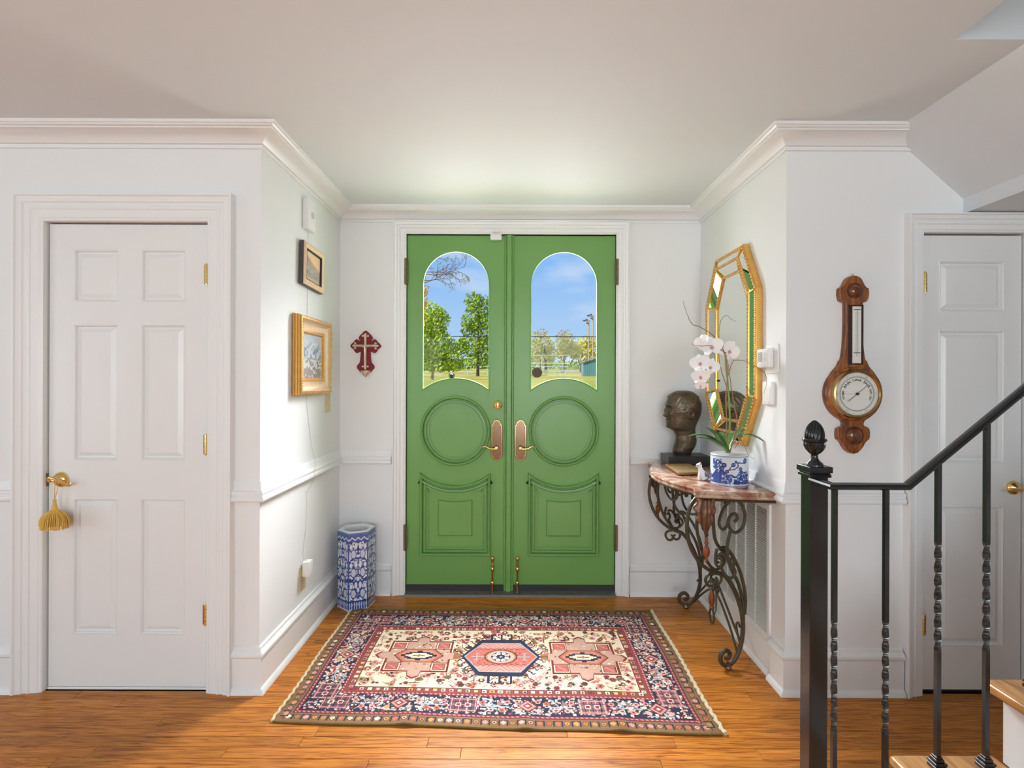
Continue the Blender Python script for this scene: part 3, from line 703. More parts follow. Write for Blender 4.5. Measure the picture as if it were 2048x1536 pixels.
# ------------------------------------------------------------------ rug
def build_rug():
    RW, RH = 1.77, 1.03
    NAVY, CREAM, RED, PINK, RUST, BROWN, GOLD, SKY, ROSE, ORANGE, WHITE = [lin(*c) for c in ((58, 60, 78), (238, 222, 194), (152, 70, 76), (210, 152, 144), (196, 116, 92), (98, 68, 58), (178, 142, 92), (168, 178, 186), (220, 176, 166), (220, 160, 98), (238, 226, 208))]
    c = Canvas(RW, RH, .0033, GOLD)
    R = random.Random(3)
    b0, b1, b2, b3, b4, b5 = .006, .056, .076, .198, .214, .252
    PAL = [PINK, ROSE, RED, CREAM, RUST, SKY, GOLD, BROWN, WHITE]
    def frame(a, b, col): 
        c.rect(a, RW - a, a, b, col); c.rect(a, RW - a, RH - b, RH - a, col); c.rect(a, b, a, RH - a, col); c.rect(RW - b, RW - a, a, RH - a, col)
    c.a[:] = lin(132, 104, 66)
    frame(b0, b1, lin(140, 108, 80))
    # outer guard: flowers between brackets
    def along(fn, inset, step, horiz_only=False):
        L = RW - 2 * inset; n = int(L / step)
        for k in range(n):
            t = inset + (k + .5) * L / n
            fn(t, inset, 0, k); fn(t, RH - inset, 1, k)
        L = RH - 2 * inset; n = int(L / step)
        for k in range(n):
            t = inset + (k + .5) * L / n
            fn(inset, t, 2, k); fn(RW - inset, t, 3, k)
    def guard(u, v, side, k):
        col = R.choice([ORANGE, CREAM, PINK, RUST, GOLD, ROSE])
        if k % 2:
            c.disc(u, v, .013, BROWN); c.disc(u, v, .010, col); c.disc(u, v, .0035, R.choice([RED, NAVY]))
        else:
            s = .017
            if side < 2: c.line([(u - s, v - .016), (u - s, v + .014), (u + s, v + .014), (u + s, v - .016)], .005, NAVY)
            else: c.line([(u - .016, v - s), (u + .014, v - s), (u + .014, v + s), (u - .016, v + s)], .005, NAVY)
            for a in (-1, 1): c.disc(u + a * .006, v, .006, col); c.disc(u, v + a * .006, .006, col)
    along(guard, (b0 + b1) / 2, .036)
    # barber-pole stripes
    def barber(a, b, c1, c2):
        for lo, hi, horiz in ((a, b, True), (RH - b, RH - a, True), (a, b, False), (RW - b, RW - a, False)):
            U, V = c.U, c.Vv
            if horiz: m = (V >= lo) & (V < hi) & (U > a) & (U < RW - a)
            else: m = (U >= lo) & (U < hi) & (V > a) & (V < RH - a)
            s = np.sin((U + V) * 2 * PI / .020) > 0
            c.put(m & s, c1); c.put(m & ~s, c2)
            e_ = .0034
            if horiz: c.put(m & ((V < lo + e_) | (V > hi - e_)), RED if (b - a) > .013 else NAVY)
            else: c.put(m & ((U < lo + e_) | (U > hi - e_)), RED)
    frame(b1, b2, NAVY); barber(b1 + .002, b2 - .002, PINK, RED)
    frame(b2, b3, NAVY)
    # main border: lattice blocks, plants and dotted filler
    mid = (b2 + b3) / 2; hw = (b3 - b2) / 2
    def dots(u0, u1, v0, v1, n):
        for _ in range(n):
            u, v = R.uniform(u0, u1), R.uniform(v0, v1); s = R.choice([.003, .0035, .0045, .006]); c.rect(u - s, u + s, v - s, v + s, R.choice([WHITE, CREAM, SKY, PINK, ROSE, RED, WHITE]))
    per = .004
    dots(b2 + per, RW - b2 - per, b2 + per, b3 - per, 1300); dots(b2 + per, RW - b2 - per, RH - b3 + per, RH - b2 - per, 1300)
    dots(b2 + per, b3 - per, b3, RH - b3, 700); dots(RW - b3 + per, RW - b2 - per, b3, RH - b3, 700)
    def bmotif(u, v, side, k):
        flip = -1 if side in (1, 3) else 1
        T = (lambda a, b: (u + a, v + b * flip)) if side < 2 else (lambda a, b: (u + b * flip, v + a))
        def rc(a0, a1, q0, q1, col):
            p, q = T(a0, q0), T(a1, q1); c.rect(min(p[0], q[0]), max(p[0], q[0]), min(p[1], q[1]), max(p[1], q[1]), col)
        kind = k % 4
        if kind == 0:     # lattice block
            s, t = .058, .048
            rc(-s, s, -t, t, R.choice([lin(150, 104, 108), lin(120, 84, 92)]))
            for i in range(-3, 4):
                rc(i * s / 3.4 - .0022, i * s / 3.4 + .0022, -t, t, ROSE if i % 2 else NAVY); 
            for i in range(-2, 3):
                rc(-s, s, i * t / 2.5 - .0022, i * t / 2.5 + .0022, NAVY if i % 2 else PINK)
            for a in (-1, 1):
                rc(a * .020 - .012, a * .020 + .012, -.012, .012, WHITE); rc(a * .020 - .008, a * .020 + .008, -.008, .008, RED)
        elif kind in (1, 3):   # branching plant
            c.line([T(-.062, -.004), T(.058, -.004)], .0055, SKY)
            c.line([T(-.005, -.004), T(-.040, -.042)], .0055, SKY); c.line([T(-.005, -.004), T(-.030, .042)], .006, SKY); c.line([T(-.030, .042), T(-.046, .042)], .006, SKY)
            c.line([T(.000, -.004), T(.034, .034)], .005, WHITE); c.line([T(.02, -.004), T(.045, -.036)], .005, WHITE)
            c.poly([T(.004, .004), T(.040, .008), T(.012, .036)], lin(150, 120, 112))
            for a, b in ((.028, -.028), (-.018, -.026), (-.055, .018), (.050, .024)):
                p = T(a, b); c.disc(p[0], p[1], .013, R.choice([PINK, RUST, ROSE])); c.disc(p[0], p[1], .006, RED)
        else:             # cross flower in a red diamond plus bars
            p = T(0, 0); c.diamond(p[0], p[1], .044, BROWN); c.diamond(p[0], p[1], .036, PINK); c.diamond(p[0], p[1], .022, RED); c.diamond(p[0], p[1], .010, WHITE)
            for a in (-1, 1):
                q = T(a * .046, -.028); c.disc(q[0], q[1], .012, ORANGE if R.random() < .4 else ROSE); q = T(a * .044, .030); c.disc(q[0], q[1], .013, PINK); c.disc(q[0], q[1], .005, NAVY)
                rc(a * .03 - .022, a * .03 + .022, -.050, -.046, SKY)
    along(bmotif, mid, .128)
    frame(b3, b4, RED); barber(b3 + .001, b4 - .001, ROSE, RED)
    frame(b4, b5, lin(150, 84, 78))
    def minor(u, v, side, k):
        col = R.choice([PINK, ROSE, ORANGE, RED, PINK, CREAM]); s = .013
        c.rect(u - s, u + s, v - s, v + s, BROWN); c.rect(u - s + .003, u + s - .003, v - s + .003, v + s - .003, col)
        c.rect(u - .004, u + .004, v - .004, v + .004, R.choice([RED, WHITE, NAVY]))
    along(minor, (b4 + b5) / 2, .036)
    # field
    frame(b5 - .003, b5, BROWN)
    c.rect(b5, RW - b5, b5, RH - b5, CREAM)
    cu, cv = RW / 2 + .012, RH / 2
    fl = R
    for _ in range(1250):
        u = fl.uniform(b5 + .01, RW - b5 - .01); v = fl.uniform(b5 + .01, RH - b5 - .01)
        t = fl.random(); col = fl.choice([BROWN, RUST, PINK, RED, BROWN, lin(120, 108, 84), PINK, GOLD])
        if t < .3:
            r = fl.uniform(.010, .018)
            for k in range(6):
                a = k * PI / 3; c.disc(u + r * .65 * math.cos(a), v + r * .65 * math.sin(a), r * .42, col)
            c.disc(u, v, r * .35, fl.choice([CREAM, RED, NAVY]))
        elif t < .5:
            r = fl.uniform(.008, .016); c.diamond(u, v, r, col); c.diamond(u, v, r * .5, fl.choice([CREAM, PINK, NAVY]))
        elif t < .75:
            s = fl.uniform(.010, .024); a = fl.choice([0, PI / 2, .8, -.8]); c.line([(u - s * math.cos(a), v - s * math.sin(a)), (u + s * math.cos(a), v + s * math.sin(a))], .0048, col)
            c.line([(u, v), (u + s * .6 * math.cos(a + 1.2), v + s * .6 * math.sin(a + 1.2))], .0048, col)
        else:
            s = fl.uniform(.004, .008); c.rect(u - s, u + s, v - s, v + s, col)
    # side medallions: rectangular cruciform panel, corner squares, lozenge with stepped core
    for sgn in (-1, 1):
        mu, mv = cu + sgn * .405, cv
        mau = lin(206, 168, 150); line_ = lin(128, 62, 56)
        def sc_(k, col):
            w_, h_ = .165 * k, .150 * k
            c.poly([(mu - w_, mv - h_), (mu - .035 * k, mv - h_), (mu - .028 * k, mv - h_ - .04 * k), (mu, mv - h_ - .058 * k), (mu + .028 * k, mv - h_ - .04 * k), (mu + .035 * k, mv - h_), (mu + w_, mv - h_), (mu + w_, mv - .035 * k), (mu + w_ + .04 * k, mv - .028 * k), (mu + w_ + .06 * k, mv), (mu + w_ + .04 * k, mv + .028 * k), (mu + w_, mv + .035 * k), (mu + w_, mv + h_), (mu + .035 * k, mv + h_), (mu + .028 * k, mv + h_ + .04 * k), (mu, mv + h_ + .058 * k), (mu - .028 * k, mv + h_ + .04 * k), (mu - .035 * k, mv + h_), (mu - w_, mv + h_), (mu - w_, mv + .035 * k), (mu - w_ - .04 * k, mv + .028 * k), (mu - w_ - .06 * k, mv), (mu - w_ - .04 * k, mv - .028 * k), (mu - w_, mv - .035 * k)], col)
        sc_(1.0, CREAM); sc_(.97, line_); sc_(.91, PINK); sc_(.86, mau)
        for _ in range(120):
            u, v = mu + fl.uniform(-.14, .14), mv + fl.uniform(-.125, .125); s = fl.uniform(.003, .006); c.rect(u - s, u + s, v - s, v + s, fl.choice([PINK, ROSE, lin(150, 120, 110), CREAM, BROWN]))
        for a in (-1, 1):
            for b in (-1, 1):
                u, v = mu + a * .112, mv + b * .100; c.rect(u - .040, u + .040, v - .036, v + .036, line_); c.rect(u - .036, u + .036, v - .032, v + .032, CREAM); c.rect(u - .031, u + .031, v - .027, v + .027, BROWN); c.rect(u - .027, u + .027, v - .023, v + .023, lin(204, 110, 104))
                c.line([(u - .018, v + .015), (u + .018, v - .015)], .004, ROSE)
                c.line([(u - a * .052, v - .034), (u - a * .052, v + .034)], .004, PINK)
        for k, col in ((1.0, BROWN), (.94, RUST), (.84, lin(214, 136, 120)), (.72, ORANGE), (.68, PINK)):
            c.poly([(mu - .125 * k, mv), (mu - .075 * k, mv - .062 * k), (mu + .075 * k, mv - .062 * k), (mu + .125 * k, mv), (mu + .075 * k, mv + .062 * k), (mu - .075 * k, mv + .062 * k)], col)
        for w_, h_ in ((.088, .010), (.070, .022), (.052, .032), (.012, .046)): c.rect(mu - w_, mu + w_, mv - h_, mv + h_, NAVY)
        for w_, h_ in ((.066, .006), (.050, .013), (.036, .023)): c.rect(mu - w_, mu + w_, mv - h_, mv + h_, CREAM)
        c.rect(mu - .03, mu + .03, mv - .003, mv + .003, NAVY); c.diamond(mu, mv, .010, RUST, .014)
    # centre medallion
    def hexa(k, col, ky=None):
        ky = ky or k; c.poly([(cu - .195 * k, cv), (cu - .105 * k, cv - .165 * ky), (cu + .105 * k, cv - .165 * ky), (cu + .195 * k, cv), (cu + .105 * k, cv + .165 * ky), (cu - .105 * k, cv + .165 * ky)], col)
    for a in (-1, 1):
        for b in (-1, 1):
            for t in (.08, .28, .48, .68, .88):
                u, v = cu + a * (.105 + (.195 - .105) * t), cv + b * .165 * (1 - t)
                c.line([(u, v), (u + a * .022, v + b * .016)], .008, NAVY); c.disc(u + a * .026, v + b * .021, .0095, NAVY); c.disc(u + a * .0275, v + b * .017, .0055, CREAM)
        for x in (-.052, 0, .052):
            c.line([(cu + x, cv + a * .16), (cu + x, cv + a * .215)], .011, NAVY); c.line([(cu + x, cv + a * .215), (cu + x + (.016 if x <= 0 else -.0), cv + a * .222), (cu + x + (.02 if x <= 0 else -.0), cv + a * .208)], .007, NAVY)
            if x >= 0: c.line([(cu + x, cv + a * .215), (cu + x - .016, cv + a * .222), (cu + x - .02, cv + a * .208)], .007, NAVY)
        c.rect(cu + a * .215 - .018, cu + a * .215 + .018, cv - .028, cv + .028, RUST); c.rect(cu + a * .215 - .012, cu + a * .215 + .012, cv - .020, cv + .020, GOLD)
        for q in (-.012, 0, .012): c.rect(cu + a * .215 - .018, cu + a * .215 + .018, cv + q - .002, cv + q + .002, BROWN)
    hexa(1.0, NAVY)
    hexa(.93, SKY, .80); hexa(.89, lin(196, 140, 126), .765)
    U, V = c.U - cu, c.Vv - cv
    inhex = (np.abs(U) / (.195 * .89) + 0 <= 1) & (np.abs(V) < .126 * 1.0) & (np.abs(U) < .173 - np.abs(V) * .63)
    c.put(inhex & (np.abs(V) > .083) & (np.sin((np.abs(U) - np.abs(V)) * 260) > .5), ROSE)
    zig = .078 + .006 * np.sign(np.sin(U * 210))
    c.put(inhex & (np.abs(V) < zig), RED); c.put(inhex & (np.abs(V) < zig - .006), lin(206, 116, 104))
    for _ in range(90):
        u, v = fl.uniform(-.13, .13), fl.uniform(-.06, .06); s = .003
        c.rect(cu + u - s, cu + u + s, cv + v - s, cv + v + s, fl.choice([RED, ROSE, BROWN, PINK]))
    for a in (-1, 1):
        c.line([(cu + a * .07, cv), (cu + a * .14, cv)], .006, SKY); c.line([(cu + a * .118, cv - .030), (cu + a * .118, cv + .030)], .006, SKY)
        for b in (-1, 1): c.line([(cu + a * .11, cv + b * .030), (cu + a * .128, cv + b * .030)], .006, SKY)
    for r, col, ry in ((.082, BROWN, .066), (.074, GOLD, .059), (.066, ROSE, .053), (.047, NAVY, .044)): c.disc(cu, cv, r, col, ry)
    for k in range(8):
        a = PI / 8 + k * PI / 4; c.disc(cu + .032 * math.cos(a), cv + .031 * math.sin(a), .0115, WHITE); c.disc(cu + .034 * math.cos(a), cv + .033 * math.sin(a), .0035, RED)
        c.line([(cu, cv), (cu + .036 * math.cos(a + PI / 8), cv + .034 * math.sin(a + PI / 8))], .007, NAVY)
    c.disc(cu, cv, .007, SKY)
    # faint wear: blocks of slightly faded wool
    wear = vnoise(c.nx, c.ny, 14, 9, 4)[:, :, None] * .16 + .92
    c.a = np.clip(c.a * wear, 0, 1)
    A, B, C_, D = (-.956, 2.047), (.812, 1.982), (-.955, 3.048), (.8185, 3.046)
    ph = [R.uniform(0, 6) for _ in range(4)]
    def pos(s, t):
        x = (A[0] * (1 - s) + B[0] * s) * (1 - t) + (C_[0] * (1 - s) + D[0] * s) * t
        y_ = (A[1] * (1 - s) + B[1] * s) * (1 - t) + (C_[1] * (1 - s) + D[1] * s) * t
        z = .0065 + .0010 * math.sin(9 * s + ph[0] + 3 * t) + .0008 * math.sin(13 * t + ph[1])
        z += .007 * math.exp(-((s - .30) / .02) ** 2 - (t / .12) ** 2) + .006 * math.exp(-((s - .57) / .018) ** 2 - (t / .14) ** 2) + .007 * math.exp(-((s - .78) / .022) ** 2 - (t / .14) ** 2)
        y_ += .003 * math.sin(16 * s + ph[2]) * (1 - t) + .003 * math.sin(11 * s + ph[3]) * t
        x += .003 * math.sin(10 * t + ph[0]) * (1 - 2 * s)
        return x, y_, z
    rug = thing('rug', 'red and navy Persian rug with three medallions before the green doors', 'rug', (-.07, 2.52, 0))
    mb = MB().grid(c.nx, c.ny, lambda i, j: pos(i / c.nx, j / c.ny))
    mb.build('pile', M_RUGM, rug, col=c.rgba(), smooth='all')
    sk = MB(); n = 90
    bor = [pos(i / n, 0) for i in range(n)] + [pos(1, i / n) for i in range(n)] + [pos(1 - i / n, 1) for i in range(n)] + [pos(0, 1 - i / n) for i in range(n)]
    N = len(bor); sk.add([(x, y_, z) for x, y_, z in bor] + [(x, y_, .0008) for x, y_, z in bor], [(i, (i + 1) % N, N + (i + 1) % N, N + i) for i in range(N)])
    sk.build('backing', mat('rug_backing', (0.11, 0.08, 0.05), .95), rug)
    for s, nm in ((0, 'fringe'), (1, 'fringe')):
        p = []
        for i in range(161):
            x, y_, z = pos(s, i / 160); off = (-.006 if s == 0 else .009)
            p.append((x + off + .003 * math.sin(i * .9 + s), y_, max(.006, z * .8)))
        MB().tube(p, [.0062 if s == 0 else .0085 + .0018 * math.sin(i * 1.7) for i in range(161)], 7).build(nm, M_CREAMW, rug, smooth=True)
    for t in (0, 1):
        p = []
        for i in range(121):
            x, y_, z = pos(i / 120, t); p.append((x, y_ + (-.002 if t == 0 else .002), z - .002))
        MB().tube(p, .0042, 6).build('overcast_edge', M_GOLDW, rug, smooth=True)
build_rug()

# ------------------------------------------------------------------ umbrella stand
def build_stand():
    cx, cy, R_, H = -.958, 3.140, .112, .462; rot = math.radians(-80 - 30 + 12)
    BLUE, DB, WH, PALE = lin(48, 78, 150), lin(30, 50, 118), lin(222, 228, 238), lin(150, 172, 214)
    nx, ny = 60, 230
    o = thing('umbrella_stand', 'hexagonal blue and white porcelain umbrella stand in the alcove corner', 'umbrella stand', (cx, cy, 0))
    u = np.abs((np.arange(nx) + .5) / nx - .5)[None, :].repeat(ny, 0); v = ((np.arange(ny) + .5) / ny)[:, None].repeat(nx, 1)
    def fld(seed):
        half = nx // 2
        n1 = vnoise(half, ny, 6, 46, seed); n2 = vnoise(half, ny, 11, 92, seed + 1)
        f = .62 * n1 + .38 * n2; return np.concatenate([f[:, ::-1], f], 1)
    f = fld(21)
    img = np.zeros((ny, nx, 3)); img[:] = BLUE
    img[f > .545] = WH; img[(f > .485) & (f <= .545)] = PALE; img[f < .33] = DB
    yv = v * H; uv = u * R_
    def petal(u0, v0, ru, rv, col, out=None):
        m = ((uv - u0) / ru) ** 2 + ((yv - v0) / rv) ** 2
        if out is not None: img[m < 1.55] = out
        img[m < 1] = col
    for v0 in (.10, .225, .335):
        petal(.026, v0, .013, .024, lin(196, 206, 228), DB); petal(.012, v0 + .050, .008, .020, WH, BLUE); petal(.0, v0 - .040, .008, .016, WH, BLUE); petal(.040, v0 + .045, .008, .014, WH, BLUE)
    img[(uv < .0035) & (np.sin(yv * 90) > -.2)] = DB
    img[(u > .455)] = BLUE; img[(u > .485)] = lin(70, 96, 160)
    top = yv > H - .055; img[top] = lin(70, 100, 168)
    zz = np.abs(((uv / .017) % 2) - 1)
    img[top & (np.abs((yv - (H - .036)) / .016 - zz + .5) < .22)] = WH
    img[top & (yv < H - .048)] = lin(52, 84, 160); img[top & (yv > H - .010)] = lin(96, 122, 180)
    bot = yv < .058; img[bot] = lin(58, 92, 168)
    img[bot & (np.abs((uv % .014) - .007) < .0022)] = WH; img[bot & (yv > .050)] = DB; img[yv < .008] = WH
    img[bot & (np.abs(yv - .036) < .005) & (np.abs((uv % .014) - .0) < .005)] = PALE
    mb = MB(); cols = []
    for k in range(6):
        a0, a1 = rot + k * PI / 3, rot + (k + 1) * PI / 3
        p0 = (cx + R_ * math.cos(a0), cy + R_ * math.sin(a0)); p1 = (cx + R_ * math.cos(a1), cy + R_ * math.sin(a1))
        def fn(i, j, p0=p0, p1=p1):
            t = i / nx; z = j / ny * H; return (p0[0] * (1 - t) + p1[0] * t, p0[1] * (1 - t) + p1[1] * t, z)
        mb.grid(nx, ny, fn)
        r4 = np.ones((ny * nx, 4)); r4[:, :3] = img.reshape(-1, 3); cols.append(r4)
    mb.build('body', M_GLAZE, o, col=np.concatenate(cols))
    # rim with round mouth and hollow
    n = 48; V = []; Fc = []
    for i in range(n):
        a = rot + 2 * PI * i / n; k = (i % 8) / 8.0
        q = (i // 8); a0, a1 = rot + q * PI / 3, rot + (q + 1) * PI / 3
        hx = R_ * (math.cos(a0) * (1 - k) + math.cos(a1) * k); hy = R_ * (math.sin(a0) * (1 - k) + math.sin(a1) * k)
        hr = math.hypot(hx, hy); aa = math.atan2(hy, hx)
        for r_, z in ((hr, H), (hr * .985, H + .004), (.074, H + .003), (.069, H - .004), (.066, H - .03), (.066, .02), (0, .02)):
            V.append((cx + r_ * math.cos(aa), cy + r_ * math.sin(aa), z))
    for i in range(n):
        for k in range(6): Fc.append((i * 7 + k, ((i + 1) % n) * 7 + k, ((i + 1) % n) * 7 + k + 1, i * 7 + k + 1))
    MB().add(V, Fc).build('rim', mat('porcelain_white', lin(222, 226, 230), .15, coat=.4), o, smooth=25)
build_stand()

# ------------------------------------------------------------------ things on the left alcove wall
def picture_frame_box(name, label, y0, y1, z0, z1, t, build):
    o = thing(name, label, 'painting', (XL, (y0 + y1) / 2, z0)); build(o); return o
def painting_grid(y0, y1, z0, z1, xf, img):
    ny, nx = img.shape[:2]
    mb = MB().grid(nx, ny, lambda i, j: (xf, y0 + (y1 - y0) * i / nx, z0 + (z1 - z0) * j / ny))
    r4 = np.ones((ny * nx, 4)); r4[:, :3] = img.reshape(-1, 3); return mb, r4
def mixc(a, b, t): return np.asarray(a)[None, None, :] * (1 - t[:, :, None]) + np.asarray(b)[None, None, :] * t[:, :, None]
# large gilt frame
y0, y1, z0, z1 = 2.567, 3.018, 1.290, 1.708
fo = thing('gilt_framed_painting', 'larger gilt-framed painting of a snowy street, below the small landscape', 'painting', (XL, 2.79, 1.29))
mpl = mL(XL)
rc4 = rect(y0, y1, z0, z1)
MB().loops(rc4, [(0, .0045), (0, .012), (.004, .016), (.002, .020), (.002, .026), (.006, .030)], mpl).build('outer_moulding', M_GOLD, fo, smooth=20)
MB().loops(rc4, [(.006, .030), (.005, .038), (.012, .046), (.020, .047), (.026, .042)], mpl).build('raised_edge', M_GOLD, fo, smooth=30)
MB().loops(rc4, [(.026, .042), (.034, .034), (.048, .026), (.068, .021), (.073, .021)], mpl).build('cove', M_GOLD2, fo, smooth=30)
MB().loops(rc4, [(.073, .021), (.075, .026), (.082, .027), (.086, .024), (.092, .018), (.094, .012)], mpl).build('sight_edge', M_GOLD, fo, smooth=30)
bd = MB()
def beadrow(mb, y0, y1, z0, z1, x, step, r):
    L = 2 * (y1 - y0) + 2 * (z1 - z0); n = int(L / step)
    for k in range(n):
        t = k * L / n
        if t < y1 - y0: p = (x, y0 + t, z0)
        elif t < (y1 - y0) + (z1 - z0): p = (x, y1, z0 + t - (y1 - y0))
        elif t < 2 * (y1 - y0) + (z1 - z0): p = (x, y1 - (t - (y1 - y0) - (z1 - z0)), z1)
        else: p = (x, y0, z1 - (t - 2 * (y1 - y0) - (z1 - z0)))
        mb.ball(p, r, 6, 4)
beadrow(bd, y0 + .022, y1 - .022, z0 + .022, z1 - .022, XL + .045, .014, .0052); beadrow(bd, y0 + .086, y1 - .086, z0 + .086, z1 - .086, XL + .024, .010, .0036)
tag(bd.build('beading', M_GOLD2, fo, smooth=True), kind='stuff')
nx, ny = 64, 56
yy = np.linspace(0, 1, ny)[:, None].repeat(nx, 1); n1 = vnoise(nx, ny, 6, 9, 31); n2 = vnoise(nx, ny, 16, 14, 32); n3 = vnoise(nx, ny, 5, 20, 33)
im = mixc(lin(222, 224, 230), lin(178, 192, 206), yy * .8 + n1 * .2)
town = (yy > .40) & (yy < .82) & (n3 > .45); im[town] = lin(166, 178, 190); im[town & (n2 > .55)] = lin(206, 212, 220); im[(yy > .42) & (yy < .7) & (n2 < .30)] = lin(132, 146, 164)
im[(yy < .46) & (n2 > .60)] = lin(168, 150, 136); im[(yy < .2) & (n1 < .55)] = lin(160, 150, 144); im[(yy < .4) & (n2 < .25)] = lin(128, 122, 124)
mb, r4 = painting_grid(y0 + .092, y1 - .092, z0 + .092, z1 - .092, XL + .013, im); mb.build('canvas', M_COL, fo, col=r4)
MB().prism(rect(y0 + .004, y1 - .004, z0 + .004, z1 - .004), .0045, .010, mpl).build('backing_board', M_GOLDD, fo)
# small landscape, hung slightly crooked
y0, y1, z0, z1 = 2.640, 2.915, 1.862, 2.090
sp = thing('small_landscape_painting', 'small sunset landscape in a dark-sided gold frame, hanging crooked', 'painting', (XL, 2.7775, 1.976))
rc4 = rect(y0, y1, z0, z1)
MB().loops(rc4, [(.004, .0045), (0, .006), (0, .026), (.002, .028)], mpl).build('dark_side', mat('dark_frame', (0.07, 0.062, 0.058), .5), sp)
MB().loops(rc4, [(.002, .028), (.003, .034), (.010, .038), (.020, .036), (.026, .032), (.032, .032)], mpl).build('gold_face', M_GOLD2, sp, smooth=30)
MB().loops(rc4, [(.0315, .0325), (.036, .0325), (.037, .024), (.041, .022)], mpl).build('black_liner', mat('black_liner', (0.03, 0.025, 0.02), .5), sp)
nx, ny = 56, 46
xx = np.linspace(0, 1, nx)[None, :].repeat(ny, 0); yy = np.linspace(0, 1, ny)[:, None].repeat(nx, 1); n1 = vnoise(nx, ny, 7, 6, 41); n2 = vnoise(nx, ny, 15, 12, 42)
im = mixc(lin(240, 196, 140), lin(236, 206, 160), yy); ridge = .86 - .42 * xx + .06 * n1
im[yy < ridge] = lin(206, 158, 134); im[yy < ridge - .08] = lin(164, 154, 138); im[(yy < .5) & (n2 > .5)] = lin(176, 168, 150); im[(yy < .32) & (n2 > .62)] = lin(124, 126, 108); im[yy < .1] = lin(196, 176, 140)
mb, r4 = painting_grid(y0 + .038, y1 - .038, z0 + .038, z1 - .038, XL + .023, im); mb.build('canvas', M_COL, sp, col=r4)
sp.rotation_euler.x = math.radians(-2.2)
# white chime box
cb = thing('chime_box', 'white alarm siren box with round grey light high on alcove wall', 'alarm box', (XL, 2.745, 2.17))
MB().prism(rect(2.694, 2.796, 2.168, 2.332), .0, .032, mpl).build('housing', M_PLASTIC, cb, bevel=.006, smooth=True, seg=2)
MB().lathe([(.018, .0315), (.017, .0345), (.010, .0365), (0, .037)], lambda u, v, h: (XL + h, 2.748 + u, 2.252 + v), 20).build('round_lens', mat('grey_lens', (0.55, 0.58, 0.63), .25), cb, smooth=True)
# wire
def wp(px, py): 
    d = -XL * F / (1027 - px); return (XL + .0022, d, Z(py, d))
wire = MB().tube(catmull([wp(614, 462), wp(615, 500), wp(613, 600), wp(613, 700), wp(612.5, 800), wp(616, 840), wp(622, 890)], 6), .0011, 5)
d_ = wp(622, 890)
wire.tube(catmull([d_, (XL + .03, 2.80, .93), (XL + .032, 2.785, .87), (XL + .031, 2.77, .83), (XL + .005, 2.755, .77), wp(612, 985), wp(613.5, 1010), wp(611, 1060), wp(606, 1110), (XL + .02, 2.70, .415)], 6), .0011, 5)
tag(wire.build('alarm_wire', mat('thin_wire', (0.62, 0.60, 0.57), .5), smooth=True), 'thin white wire running down the alcove wall to plug adapter', 'wire')
# switch plate, outlet, adapter
so = thing('switch_plate', 'beige light switch plate below the gilt painting', 'light switch', (XL, 3.06, 1.18))
MB().prism(rect(3.025, 3.098, 1.178, 1.292), 0, .006, mpl).build('plate', M_BEIGE, so, bevel=.002)
MB().prism(rect(3.056, 3.067, 1.222, 1.246), .006, .009, mpl).prism(rect(3.058, 3.065, 1.233, 1.243), .008, .016, mpl).build('toggle', M_BEIGE, so, bevel=.001)
oo = thing('outlet_plate', 'beige wall outlet plate low on the alcove wall', 'outlet', (XL, 2.705, .262))
MB().prism(rect(2.664, 2.740, .262, .392), 0, .006, mpl).build('plate', M_BEIGE, oo, bevel=.002)
for q in (.296, .358): MB().prism(rect(2.684, 2.720, q - .016, q + .016), .005, .008, mpl).build('socket', M_BEIGE, oo, bevel=.001)
ad = MB().prism(rect(2.680, 2.735, .338, .416), .0085, .046, mpl).build('plug_adapter', M_PLASTIC, bevel=.006, smooth=True, seg=2)
tag(ad, 'white plug-in power adapter on the beige outlet', 'adapter')

